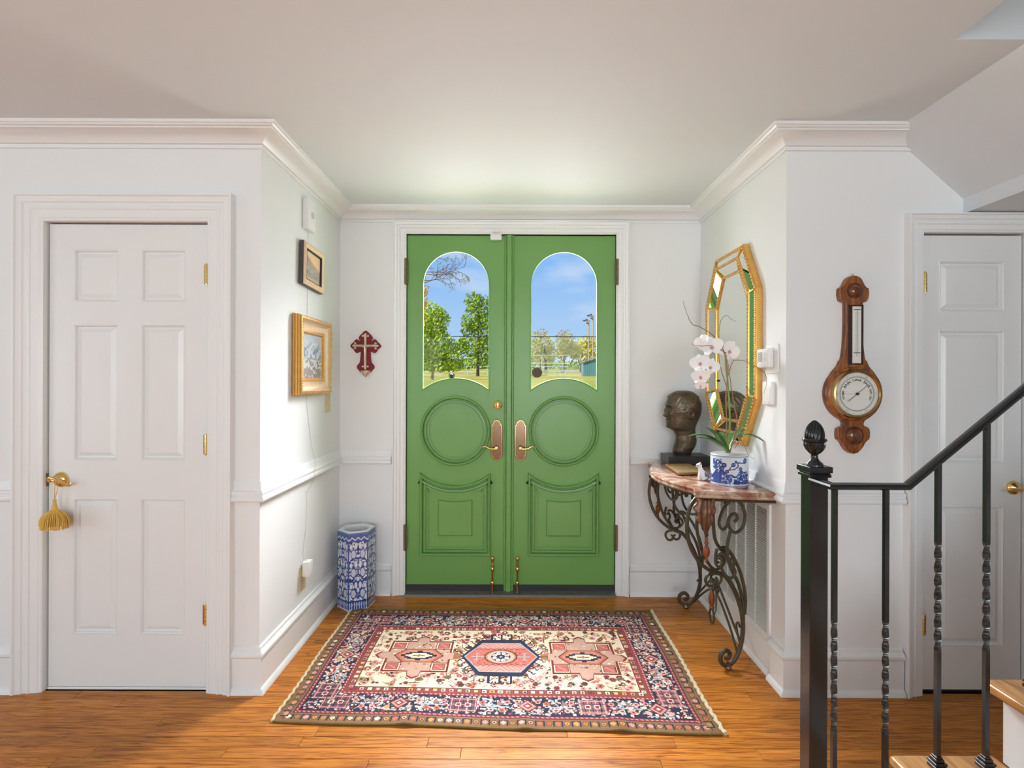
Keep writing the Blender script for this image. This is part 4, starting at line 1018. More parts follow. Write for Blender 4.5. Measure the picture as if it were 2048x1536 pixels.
# cross on the entrance wall
def build_cross():
    s = F / YB; cx, cz = X(732, YB), Z(708, YB); k = 1 / 12.8 / s
    def q(x, y_): return (cx + (x - 540) * k, cz - (y_ - 742) * k)
    half = [(540, 155), (590, 185), (640, 240), (690, 290), (720, 340), (705, 390), (675, 425), (705, 425), (740, 385), (785, 378), (825, 420), (850, 455), (905, 500), (938, 555), (900, 605), (850, 640), (825, 690), (785, 730), (735, 730), (690, 695), (665, 700), (670, 800), (680, 930), (695, 985), (740, 1030), (770, 1085), (745, 1140), (700, 1180), (690, 1215)]
    pts = [q(x, y_) for x, y_ in half] + [q(1080 - x, y_) for x, y_ in half[::-1][:-1]]
    o = thing('wall_crucifix', 'crimson velvet cross with silver crucifix, left of the green doors', 'crucifix', (cx, YB, cz))
    m_ = mXZ(YB)
    MB().prism(pts[::-1], .001, .014, m_).build('velvet_board', M_VELVET, o, bevel=.003, smooth=True)
    mb = MB()
    def bar(a, b, w_): mb.tube([(q(*a)[0], YB - .018, q(*a)[1]), (q(*b)[0], YB - .018, q(*b)[1])], w_, 8)
    bar((540, 260), (540, 1150), .0085); bar((250, 550), (830, 550), .0085)
    for (ax, ay, dx, dy) in ((540, 300, 0, -1), (280, 550, -1, 0), (800, 550, 1, 0), (540, 1080, 0, 1)):
        for t in (-60, 0, 60):
            p = q(ax + dx * (40 if t == 0 else 0) + (t if dx == 0 else 0), ay + dy * (40 if t == 0 else 0) + (t if dy == 0 else 0)); mb.ball((p[0], YB - .018, p[1]), .0085, 8, 6, (1, .7, 1))
    mb.build('silver_cross', M_SILVER, o, smooth=True)
    # corpus: one small continuous figure
    me = bpy.data.meshes.new('figure'); P_ = [(540, 600), (540, 690), (540, 760), (532, 850), (540, 960), (548, 600), (640, 560), (720, 545), (532, 600), (440, 560), (360, 545), (535, 545)]
    V = [(q(*p)[0], YB - .028, q(*p)[1]) for p in P_]
    E = [(0, 1), (1, 2), (2, 3), (3, 4), (0, 5), (5, 6), (6, 7), (0, 8), (8, 9), (9, 10), (0, 11)]
    V = [(x - cx, y_ - YB, z - cz) for x, y_, z in V]
    me.from_pydata(V, E, []); f = bpy.data.objects.new('figure', me); COL.objects.link(f); f.parent = o
    sk = f.modifiers.new('skin', 'SKIN'); r = [.007, .0075, .006, .0045, .003, .005, .0035, .0028, .005, .0035, .0028, .006]
    for i, v in enumerate(me.skin_vertices[0].data): v.radius = (r[i], r[i]); v.use_root = (i == 0)
    f.modifiers.new('sub', 'SUBSURF').levels = 1; f.modifiers['sub'].render_levels = 1; me.materials.append(M_SILVER)
    # holy-water cup
    pc = q(548, 1180)
    MB().lathe([(0, pc[1] - .046), (.003, pc[1] - .040), (.012, pc[1] - .032), (.024, pc[1] - .018), (.030, pc[1] - .004), (.031, pc[1]), (.028, pc[1] - .001), (.020, pc[1] - .016), (0, pc[1] - .026)], lambda u, v, h: (pc[0] + u * 1.0, YB - .020 - abs(v) * .0 + v * .55, h), 20).build('water_cup', M_SILVER, o, smooth=True)
build_cross()

# ------------------------------------------------------------------ right alcove wall: mirror, thermostat, keypad, grille
mpr = mR(XR)
def build_mirror():
    yc = 2.785; a, b = .325, .178; zt, zu, zl, zb = 2.072, 1.822, 1.288, 1.040
    oct_ = [(yc - b, zb), (yc + b, zb), (yc + a, zl), (yc + a, zu), (yc + b, zt), (yc - b, zt), (yc - a, zu), (yc - a, zl)]
    o = thing('wall_mirror', 'elongated octagonal gilt mirror with beaded mirror-strip frame above the console', 'mirror', (XR, yc, zb))
    MB().loops(oct_, [(0, .001), (0, .028), (.003, .033), (.008, .031), (.010, .034), (.016, .035), (.020, .031)], mpr).build('outer_gilt', M_GOLD, o, smooth=20)
    MB().loops(oct_, [(.054, .040), (.055, .045), (.061, .048), (.068, .046), (.070, .040)], mpr).build('middle_gilt', M_GOLD, o, smooth=20)
    MB().loops(oct_, [(.114, .013), (.115, .019), (.121, .021), (.127, .019), (.129, .010)], mpr).build('inner_gilt', M_GOLD, o, smooth=20)
    P2 = [Vector(p) for p in oct_]; n = 8; nor = []
    for i in range(n):
        t0 = (P2[i] - P2[i - 1]).normalized(); t1 = (P2[(i + 1) % n] - P2[i]).normalized(); na = Vector((-t0.y, t0.x)); nb = Vector((-t1.y, t1.x)); nor.append((na + nb) / (1 + na.dot(nb)))
    def at(i, o_, h): q = P2[i % n] + nor[i % n] * o_; return mpr(q.x, q.y, h)
    for i in range(n):
        for (o0, h0, o1, h1) in ((.020, .031, .054, .040), (.070, .040, .114, .013)):
            MB().add([at(i, o0, h0), at(i + 1, o0, h0), at(i + 1, o1, h1), at(i, o1, h1), at(i, o0, .002), at(i + 1, o0, .002), at(i + 1, o1, .002), at(i, o1, .002)], [(0, 1, 2, 3), (4, 7, 6, 5), (0, 4, 5, 1), (2, 6, 7, 3)]).build('mirror_strip', M_MIRROR, o)
        for (o0, h0, o1, h1) in ((.016, .035, .070, .044), (.066, .046, .129, .016)):
            MB().tube([at(i, o0, h0), at(i, o1, h1)], .0052, 8).build('corner_bead', M_GOLD, o, smooth=True)
    cen = [P2[i] + nor[i] * .128 for i in range(n)]
    MB().prism([(p.x, p.y) for p in cen], .004, .012, mpr).build('mirror_plate', M_MIRROR, o)
    bb = MB(); gg = MB()
    for off, h, st, r in ((.0135, .0352, .021, .0046), (.061, .0478, .019, .0042), (.121, .0205, .017, .0038)):
        for i in range(n):
            p0 = P2[i] + nor[i] * off; p1 = P2[(i + 1) % n] + nor[(i + 1) % n] * off; L = (p1 - p0).length; k = max(2, int(L / st))
            for j in range(k):
                q = p0.lerp(p1, (j + .5) / k); q2 = p0.lerp(p1, (j + 0.0) / k)
                bb.ball(mpr(q.x, q.y, h), r, 6, 4); gg.ball(mpr(q2.x, q2.y, h), r * .62, 5, 3)
    tag(bb.build('gilt_beads', M_GOLD2, o, smooth=True), kind='stuff'); tag(gg.build('bead_gaps', M_GOLDD, o, smooth=True), kind='stuff')
build_mirror()
th = thing('thermostat', 'white wall thermostat with grey screen, right of the octagonal mirror', 'thermostat', (XR, 2.39, 1.43))
MB().prism([(2.312, 1.408), (2.418, 1.408), (2.424, 1.414), (2.424, 1.536), (2.418, 1.542), (2.312, 1.542), (2.306, 1.536), (2.306, 1.414)], 0, .006, mpr).build('wall_plate', M_PLASTIC, th, bevel=.002)
MB().prism(rect(2.339, 2.447, 1.434, 1.524), .006, .036, mpr).build('body', M_PLASTIC, th, bevel=.009, smooth=True, seg=3)
MB().prism(rect(2.392, 2.432, 1.462, 1.508), .035, .0366, mpr).build('screen', M_LCD, th)
for q in (1.498, 1.474): MB().prism(rect(2.362, 2.374, q - .007, q + .007), .035, .038, mpr).build('button', M_GREYV, th, bevel=.001)
for q in (2.424, 2.404): MB().prism(rect(q - .004, q + .004, 1.442, 1.449), .035, .037, mpr).build('button', M_GREYV, th, bevel=.0005)
kp = MB().prism(rect(2.342, 2.430, 1.264, 1.370), 0, .017, mpr); 
kpo = thing('keypad', 'white flat alarm keypad below the thermostat', 'keypad', (XR, 2.386, 1.264))
kp.build('housing', M_PLASTIC, kpo, bevel=.004, smooth=True, seg=2)
MB().prism(rect(2.352, 2.420, 1.272, 1.345), .0165, .0185, mpr).build('flip_cover', mat('keypad_cover', (0.80, 0.80, 0.80), .35), kpo, bevel=.001)
vg = thing('return_air_grille', 'white louvred return air grille low on wall behind the console', 'vent grille', (XR, 2.67, .155))
gy0, gy1, gz0, gz1 = 2.372, 2.975, .155, .800
MB().loops(rect(gy0, gy1, gz0, gz1), [(0, 0), (0, .006), (.004, .009), (.026, .009), (.030, .004), (.030, 0)], mpr, close_prof=True).build('frame', M_TRIM, vg, smooth=25)
MB().prism(rect(gy0 + .02, gy1 - .02, gz0 + .02, gz1 - .02), .0, .0012, mpr).build('backing', mat('vent_dark', (0.03, 0.03, 0.03), .8), vg)
sl = None; z = gz0 + .034
while z < gz1 - .03:
    if sl is None:
        sl = MB().prism([(.0012, z + .0030), (.0012, z + .0055), (.0086, z + .0015), (.0086, z - .0010)], gy0 + .028, gy1 - .028, lambda u, v, h: (XR - u, h, v)).build('louvre', M_GREYV, vg); z0_ = z
    else:
        c = sl.copy(); COL.objects.link(c); c.parent = vg; c.location = sl.location + Vector((0, 0, z - z0_))
    z += .0118
for k in range(1, 5):
    p = gy0 + .03 + (gy1 - gy0 - .06) * k / 5; MB().prism(rect(p - .004, p + .004, gz0 + .028, gz1 - .028), .001, .0095, mpr).build('mullion', M_TRIM, vg)

# ------------------------------------------------------------------ console table
def build_console():
    TZ = .870
    o = thing('console_table', 'wrought iron scroll console table with red marble top under the mirror', 'console table', (1.05, 2.765, 0))
    half = [(XR - .002, 2.292), (1.12, 2.298), (1.0, 2.310), (.90, 2.332), (.852, 2.346), (.834, 2.364), (.844, 2.395), (.844, 2.43), (.823, 2.475), (.792, 2.56), (.766, 2.66)]
    yc = 2.765
    out = half + [(.757, yc)] + [(x, 2 * yc - y_) for x, y_ in half[::-1]]
    pts = [tuple(p) for p in catmull([(x, y_) for x, y_ in out], 4)]
    pts = [(p[0], p[1]) for p in pts][::-1]
    prof = [(.007, -.034), (.004, -.031), (.001, -.026), (.001, -.021), (.006, -.018), (.003, -.014), (.0, -.008), (.001, -.003), (.003, -.0005), (.006, .0)]
    top = MB().loops(pts, prof, mXY(TZ))
    ins = []
    P2 = [Vector(p) for p in pts]
    c0 = Vector((1.02, yc))
    n = len(pts); m = len(prof)
    top.F.append(tuple(i * m + m - 1 for i in range(n))); top.C.append(None)
    top.F.append(tuple(i * m for i in range(n - 1, -1, -1))); top.C.append(None)
    top.build('marble_top', M_MARBLE, o, smooth=30)
    # iron sub-frame
    MB().tube([(x + (.03 if x < 1.15 else -.01), y_ + (.02 if y_ < yc else -.02), TZ - .042) for x, y_ in out], .008, 6).build('iron_apron_bar', M_IRONG, o)
    g = lambda pts: [((px - 1027) * 3.1 / F, CAMH - (py - 762) * 3.1 / F) for px, py in pts]
    bars = [
        ('outer_scroll', [(1318, 942), (1308, 955), (1303, 975), (1303, 995), (1309, 1018), (1322, 1040), (1338, 1054), (1352, 1060)], .0075),
        ('inner_scroll', [(1326, 942), (1321, 962), (1319, 985), (1322, 1005), (1330, 1030), (1341, 1048), (1350, 1056)], .0062),
        ('curl', [(1352, 1060), (1343, 1061), (1336, 1065), (1334, 1072), (1339, 1080), (1346, 1079), (1348, 1073), (1344, 1070)], .0058),
        ('curl', [(1355, 1060), (1361, 1067), (1359, 1076), (1352, 1078), (1349, 1072), (1353, 1069)], .0055),
        ('curl', [(1348, 1057), (1360, 1053), (1366, 1044), (1361, 1035), (1354, 1036), (1352, 1043), (1357, 1045)], .0055),
        ('leg', [(1350, 1060), (1366, 1066), (1380, 1084), (1391, 1108), (1398, 1135), (1398, 1165), (1391, 1190), (1381, 1204), (1370, 1208), (1361, 1201), (1361, 1190), (1369, 1184), (1376, 1189), (1374, 1197), (1368, 1196)], .0088),
        ('leg_bar', [(1366, 1027), (1371, 1040), (1380, 1060), (1391, 1082), (1398, 1110), (1399.5, 1138)], .0066),
        ('leg_bar', [(1358, 1026), (1364, 1022), (1371, 1025), (1380, 1036), (1391, 1056), (1399, 1080), (1403, 1105), (1402, 1130)], .0066),
        ('back_scroll', [(1345, 942), (1346, 962), (1347, 985), (1350, 1008), (1358, 1022), (1366, 1028)], .0066),
    ]
    for side in (-1, 1):
        yl = yc + side * .325
        def w3(x, z): return (x - (.022 if side < 0 else 0), yl + side * (1.06 - x) * .22, z)
        for nm, pts_, r in bars:
            pp = catmull([w3(x, z) for x, z in g(pts_)], 6); n_ = len(pp); r *= 1.22
            rs = [r * (1 - .25 * max(0, i / n_ - .8) / .2) for i in range(n_)] if nm in ('leg', 'curl') else r
            MB().tube(pp, rs, 8).build(nm, M_IRONG, o, smooth=True)
        fx, fz = g([(1373, 1211)])[0]; f3 = w3(fx, 0)
        MB().lathe([(.0, 0.0), (.012, .001), (.018, .008), (.018, .014), (.012, .022), (.008, .026), (.008, .034), (0, .034)], lambda u, v, h: (f3[0] + u, f3[1] + v, h), 14).build('ball_foot', M_ABRASS, o, smooth=True)
        # side scrolls between leg and wall
        dd = 2.40
        h = lambda pts: [((px - 1027) * dd / F, CAMH - (py - 762) * dd / F) for px, py in pts]
        ys = yc + side * .395
        for nm, pts_, r in (('side_scroll', [(1445, 1003), (1455, 996), (1468, 996), (1479, 1006), (1485, 1026), (1481, 1048), (1468, 1060), (1457, 1054), (1452, 1040), (1457, 1026), (1466, 1023), (1470, 1032), (1464, 1039)], .0062),
                            ('side_scroll', [(1456, 998), (1446, 1008), (1437, 1026), (1434, 1044), (1441, 1054), (1449, 1047), (1452, 1036)], .0055),
                            ('side_stay', [(1457, 1052), (1453, 1070), (1450, 1090), (1452, 1110), (1458, 1122), (1462, 1134)], .006),
                            ('curl', [(1430, 1092), (1427, 1108), (1428, 1122), (1435, 1128), (1440, 1118), (1437, 1108), (1432, 1112)], .0056),
                            ('curl', [(1434, 1104), (1441, 1101), (1448, 1107), (1454, 1118), (1457, 1130), (1463, 1126), (1463, 1115), (1456, 1112), (1453, 1120)], .0056),
                            ('side_stay', [(1437, 1126), (1446, 1143), (1457, 1150), (1466, 1140), (1463, 1128)], .0056)):
            MB().tube(catmull([(x, ys, z) for x, z in h(pts_)], 6), r * 1.2, 8).build(nm, M_IRONG, o, smooth=True)
        # acanthus leaf with pendant
        lx_, ly_, lt, lb = .898, yc + side * .392, .825, .650
        yaw = math.atan2(side * .8, -.6); nx_, ny_ = Vector((math.cos(yaw), math.sin(yaw), 0)), Vector((-math.sin(yaw), math.cos(yaw), 0))
        NU, NV = 20, 30
        def lf(i, j):
            t = j / NV; u = i / NU * 2 - 1
            env = .046 * math.sin(PI * min(1, .18 + .82 * t) ** .8) ** .6 * (1 - .55 * t ** 3) * (1 + .13 * math.cos(t * 3.4 * 2 * PI)) if t < .97 else .006
            rel = .006 * math.cos(u * 7.5 * (1 - .3 * t)) + .010 * (1 - u * u) + .006 * (abs(u) ** 3) * math.cos(t * 3.4 * 2 * PI)
            bow = .022 * math.sin(PI * t) + .012 * (1 - t)
            p = Vector((lx_, ly_, lt + (lb - lt) * t - .012 * u * u * -1)) + ny_ * (u * env) + nx_ * (rel + bow)
            return tuple(p)
        lo = MB().grid(NU, NV, lf).build('acanthus_leaf', M_COPPER, o, smooth='all')
        sm = lo.modifiers.new('thick', 'SOLIDIFY'); sm.thickness = .003
        px_, py_ = lx_ + nx_.x * .006, ly_ + nx_.y * .006
        MB().lathe([(0, .652), (.006, .648), (.008, .640), (.004, .633), (.008, .626), (.009, .619), (.004, .611), (.009, .606), (.014, .596), (.016, .582), (.013, .566), (.007, .556), (.006, .548), (.008, .541), (.005, .534), (0, .532)], lambda u, v, h_: (px_ + u, py_ + v, h_), 14).build('pendant', M_RUST, o, smooth=True)
    # apron scrolls under the front edge
    for s in (-1, 1):
        c = yc + s * .155
        MB().tube(catmull([(.90, c - .115, .818), (.90, c - .128, .775), (.90, c - .095, .722), (.90, c, .698), (.90, c + .095, .722), (.90, c + .128, .775), (.90, c + .115, .818)], 6), .0062, 8).build('apron_scroll', M_IRONG, o, smooth=True)
        for q in (-1, 1):
            MB().tube(catmull([(.90, c + q * .115, .815), (.90, c + q * .075, .822), (.90, c + q * .040, .808), (.90, c + q * .036, .782), (.90, c + q * .058, .772), (.90, c + q * .074, .786), (.90, c + q * .062, .800)], 6), .0055, 8).build('apron_curl', M_IRONG, o, smooth=True)
    # low stretcher rising to a centre ornament
    for s in (-1, 1):
        a = (1.105, yc + s * .300, .095); b = (1.092, yc + s * .045, .290)
        MB().tube([a, b], .0058, 8).build('stretcher', M_IRONG, o)
        MB().tube(catmull([(1.085, yc + s * .296, .055), (1.09, yc + s * .20, .135), (1.09, yc + s * .08, .215), (1.09, yc + s * .02, .235)], 6), .0058, 8).build('stretcher', M_IRONG, o, smooth=True)
        MB().tube(catmull([(1.10, yc + s * .29, .10), (1.10, yc + s * .262, .135), (1.10, yc + s * .248, .175), (1.10, yc + s * .268, .195), (1.10, yc + s * .288, .180)], 6), .0052, 8).build('curl', M_IRONG, o, smooth=True)
        MB().tube([(1.09, yc + s * (.02 + .042 * math.sin(t * .42) * (1 - t * .035)), .275 + .045 * math.cos(t * .42) * (1 - t * .035)) for t in range(22)], .006, 8).build('centre_scroll', M_IRONG, o, smooth=True)
    MB().lathe([(0, .245), (.008, .24), (.015, .22), (.018, .195), (.014, .172), (.01, .160), (.014, .15), (.008, .138), (0, .134)], lambda u, v, h_: (1.075 + u, yc + v, h_), 14).build('acorn', M_RUST, o, smooth=True)
    MB().tube(catmull([(1.075, yc - .012, .15), (1.075, yc - .030, .10), (1.075, yc, .062), (1.075, yc + .030, .10), (1.075, yc + .012, .15)], 6), .0052, 8).build('drop_loop', M_IRONG, o, smooth=True)
build_console()
TTOP = .8712

# ------------------------------------------------------------------ bust
def build_bust():
    k = 3.14 / F / 6.4
    X0, Y0 = X(1290 + 475 / 6.4, 3.14), 3.145
    def zz(yc_): return Z(760 + yc_ / 6.4, 3.14)
    prof = [(128, 440, 545), (140, 395, 600), (160, 350, 635), (200, 312, 675), (250, 292, 703), (295, 281, 716), (330, 280, 721), (352, 281, 722), (400, 282, 719), (450, 284, 706), (490, 284, 690), (515, 284, 678), (545, 284, 664), (575, 284, 652), (602, 294, 646), (622, 335, 643), (650, 372, 645), (700, 398, 655), (750, 398, 662), (800, 388, 656), (850, 372, 636), (900, 362, 596), (945, 378, 582)]
    wid = [(128, 40), (140, 80), (160, 112), (200, 140), (250, 155), (300, 160), (350, 161), (400, 158), (450, 148), (500, 140), (550, 131), (600, 116), (640, 100), (700, 96), (750, 104), (800, 116), (850, 122), (900, 116), (945, 108)]
    def it(t, y_):
        for a, b in zip(t[:-1], t[1:]):
            if a[0] <= y_ <= b[0]:
                f = (y_ - a[0]) / (b[0] - a[0]); return [p * (1 - f) + q * f for p, q in zip(a[1:], b[1:])]
        return t[-1][1:]
    NU, NV = 96, 130; rn = random.Random(9); V = []
    for j in range(NV + 1):
        y_ = 128 + (945 - 128) * j / NV
        f, b = it(prof, y_); wd, = it(wid, y_); cx = (f + b) / 2; a = (b - f) / 2
        for i in range(NU):
            th = 2 * PI * i / NU; ct, st = math.cos(th), math.sin(th)
            e_ = 2 / 2.25
            x = -a * math.copysign(abs(ct) ** e_, ct); l = wd * math.copysign(abs(st) ** e_, st)
            d = 0
            if ct > 0:
                ga = lambda c, s_, v: math.exp(-((v - c) / s_) ** 2)
                nose = (34 * ga(385, 45, y_) + 46 * ga(447, 24, y_)) * ga(0, 19 + 9 * ga(450, 30, y_), l)
                if y_ > 470: nose *= math.exp(-((y_ - 470) / 10) ** 2)
                d += nose
                d -= 30 * ga(352, 22, y_) * (ga(58, 30, l) + ga(-58, 30, l)) * (1 - .2)
                d += 10 * ga(358, 13, y_) * (ga(58, 20, l) + ga(-58, 20, l))
                d += 19 * ga(312, 17, y_) * (ga(48, 46, l) + ga(-48, 46, l))
                d += 13 * ga(502, 10, y_) * ga(0, 42, l) + 12 * ga(538, 11, y_) * ga(0, 38, l) - 9 * ga(519, 5, y_) * ga(0, 48, l)
                d += 12 * ga(588, 18, y_) * ga(0, 40, l) - 6 * ga(562, 9, y_) * ga(0, 35, l)
                d += 12 * ga(430, 28, y_) * (ga(88, 26, l) + ga(-88, 26, l))
                d += 10 * ga(205, 22, y_) * ga(0, 90, l)
            x -= d
            # ears: raised rim on both sides
            ex, ey = (cx + x) - 545, y_ - 418
            if abs(st) > .5:
                rr2 = (ex / 36) ** 2 + (ey / 62) ** 2
                ear = 36 * math.exp(-((math.sqrt(rr2) - .82) / .28) ** 2) * (1.0 if rr2 < 2 else math.exp(-(rr2 - 2) * 2)) - 10 * math.exp(-rr2 * 4)
                l += math.copysign(ear, st)
            # hair: shallow combed waves on the skull cap
            if y_ < 345 and not (ct > .6 and y_ > 215): 
                wv = 8 * max(0, min(1, (345 - y_) / 80)) * math.sin(ex * .06 + y_ * .05) * math.sin(th * 9 + y_ * .02); x += wv * -ct; l += wv * st
            s_ = rn.uniform(-1.6, 1.6); x += s_ * -ct; l += s_ * st
            V.append((X0 + (cx + x - 475) * k, Y0 - l * k, zz(y_)))
    Fc = [(j * NU + i, j * NU + (i + 1) % NU, (j + 1) * NU + (i + 1) % NU, (j + 1) * NU + i) for j in range(NV) for i in range(NU)]
    Fc += [tuple(range(NU - 1, -1, -1)), tuple(NV * NU + i for i in range(NU))]
    o = thing('bronze_bust', 'bronze head of a man in left profile on a black plinth, on the console', 'bust', (X0, Y0, TTOP))
    MB().add(V, Fc).build('head', M_BRONZEB, o, smooth='all')
    MB().box(.920, 1.172, 3.035, 3.205, TTOP, zz(940)).build('plinth', M_STONEB, o, bevel=.003)
build_bust()

# ------------------------------------------------------------------ tray and cat
tr = thing('gilt_tray', 'flat gilt-edged tray lying beside the bust on the console', 'tray', (.945, 2.84, TTOP))
tp = [(.872, 2.700), (1.030, 2.730), (1.030, 3.000), (.885, 2.985)]
MB().loops(tp, [(.016, 0), (.003, .005), (0, .016), (.003, .018), (.007, .015), (.020, .007)], mXY(TTOP), True).build('rim', mat('tray_rim', (0.40, 0.24, 0.10), .35, .6, var=.25, scale=40), tr, smooth=30)
MB().prism([(.890, 2.717), (1.012, 2.745), (1.012, 2.982), (.902, 2.968)], .003, .0075, mXY(TTOP)).build('gold_base', mat('tray_gold', (0.66, 0.50, 0.24), .3, .5, var=.3, scale=70), tr)
def build_cat():
    cx, cy = .952, 2.592; s = .092
    mb = MB()
    def W3(x, z, y_=0): return (cx + x * s, cy + y_ * s, TTOP + z * s)
    def chain(pts, seg=14):
        P_ = catmull([W3(x, z, y_) for x, z, y_, r in pts], 5); n = len(P_); q = len(pts)
        rs = []
        for i in range(n):
            t = i / 5; a = min(int(t), q - 2); f = t - a; rs.append(s * (pts[a][3] * (1 - f) + pts[a + 1][3] * f))
        mb.tube(P_, rs, seg)
    chain([(.18, .02, 0, .12), (.16, .14, 0, .21), (.10, .30, 0, .20), (.0, .48, 0, .155), (-.05, .62, 0, .115), (-.08, .72, 0, .10)])
    mb.ball(W3(-.12, .80), s * .15, 14, 10, (1.1, .95, .9)); mb.ball(W3(-.25, .76), s * .062, 10, 7, (1.1, 1, .8))
    for q in (-1, 1):
        mb.lathe([(.055 * s, 0), (.035 * s, .07 * s), (.004 * s, .15 * s)], lambda u, v, h, q=q: (W3(-.07, .88, q * .085)[0] + u, W3(-.07, .88, q * .085)[1] + v * .7, W3(-.07, .88)[2] + h), 10)
        chain([(-.04, .50, q * .07, .07), (-.11, .28, q * .075, .052), (-.13, .06, q * .075, .046), (-.17, .03, q * .08, .045)], 10)
        chain([(.22, .18, q * .13, .12), (.10, .10, q * .15, .10), (-.02, .04, q * .15, .05)], 10)
    chain([(.32, .05, 0, .05), (.40, .06, .06, .045), (.44, .16, .08, .042), (.40, .26, .06, .04), (.42, .34, .05, .03)], 8)
    o = mb.build('cat_figurine', mat('cat_porcelain', (1, 1, 1), .2, coat=.4, attr='Col', var=.02), smooth='all', origin=(cx, cy, TTOP))
    o.modifiers.new('remesh', 'REMESH').voxel_size = .0021; o.modifiers['remesh'].mode = 'VOXEL'; o.modifiers['remesh'].use_smooth_shade = True
    dg = bpy.context.evaluated_depsgraph_get(); me = bpy.data.meshes.new_from_object(o.evaluated_get(dg)); o.modifiers.clear(); old = o.data; o.data = me
    me.polygons.foreach_set('use_smooth', [True] * len(me.polygons))
    if not me.materials: me.materials.append(MATS['cat_porcelain'])
    cols = np.ones((len(me.polygons), 4), np.float32); cols[:, :3] = lin(224, 226, 230)
    for i, p in enumerate(me.polygons):
        c = p.center / s
        if c.x > .30 and c.z < .45 or (c.x > .12 and .22 < c.z < .44 and c.y < -.05): cols[i, :3] = lin(120, 122, 124)
        elif c.z > .84 and c.x > -.12: cols[i, :3] = lin(196, 160, 120)
        elif c.x < -.16 and .76 < c.z < .84: cols[i, :3] = lin(170, 160, 150)
    for a_ in list(me.attributes):
        if a_.name == 'Col': me.attributes.remove(a_)
    a = me.attributes.new('Col', 'FLOAT_COLOR', 'FACE'); a.data.foreach_set('color', cols.reshape(-1))
    tag(o, 'small white porcelain cat figurine sitting before the orchid pot', 'figurine')
build_cat()

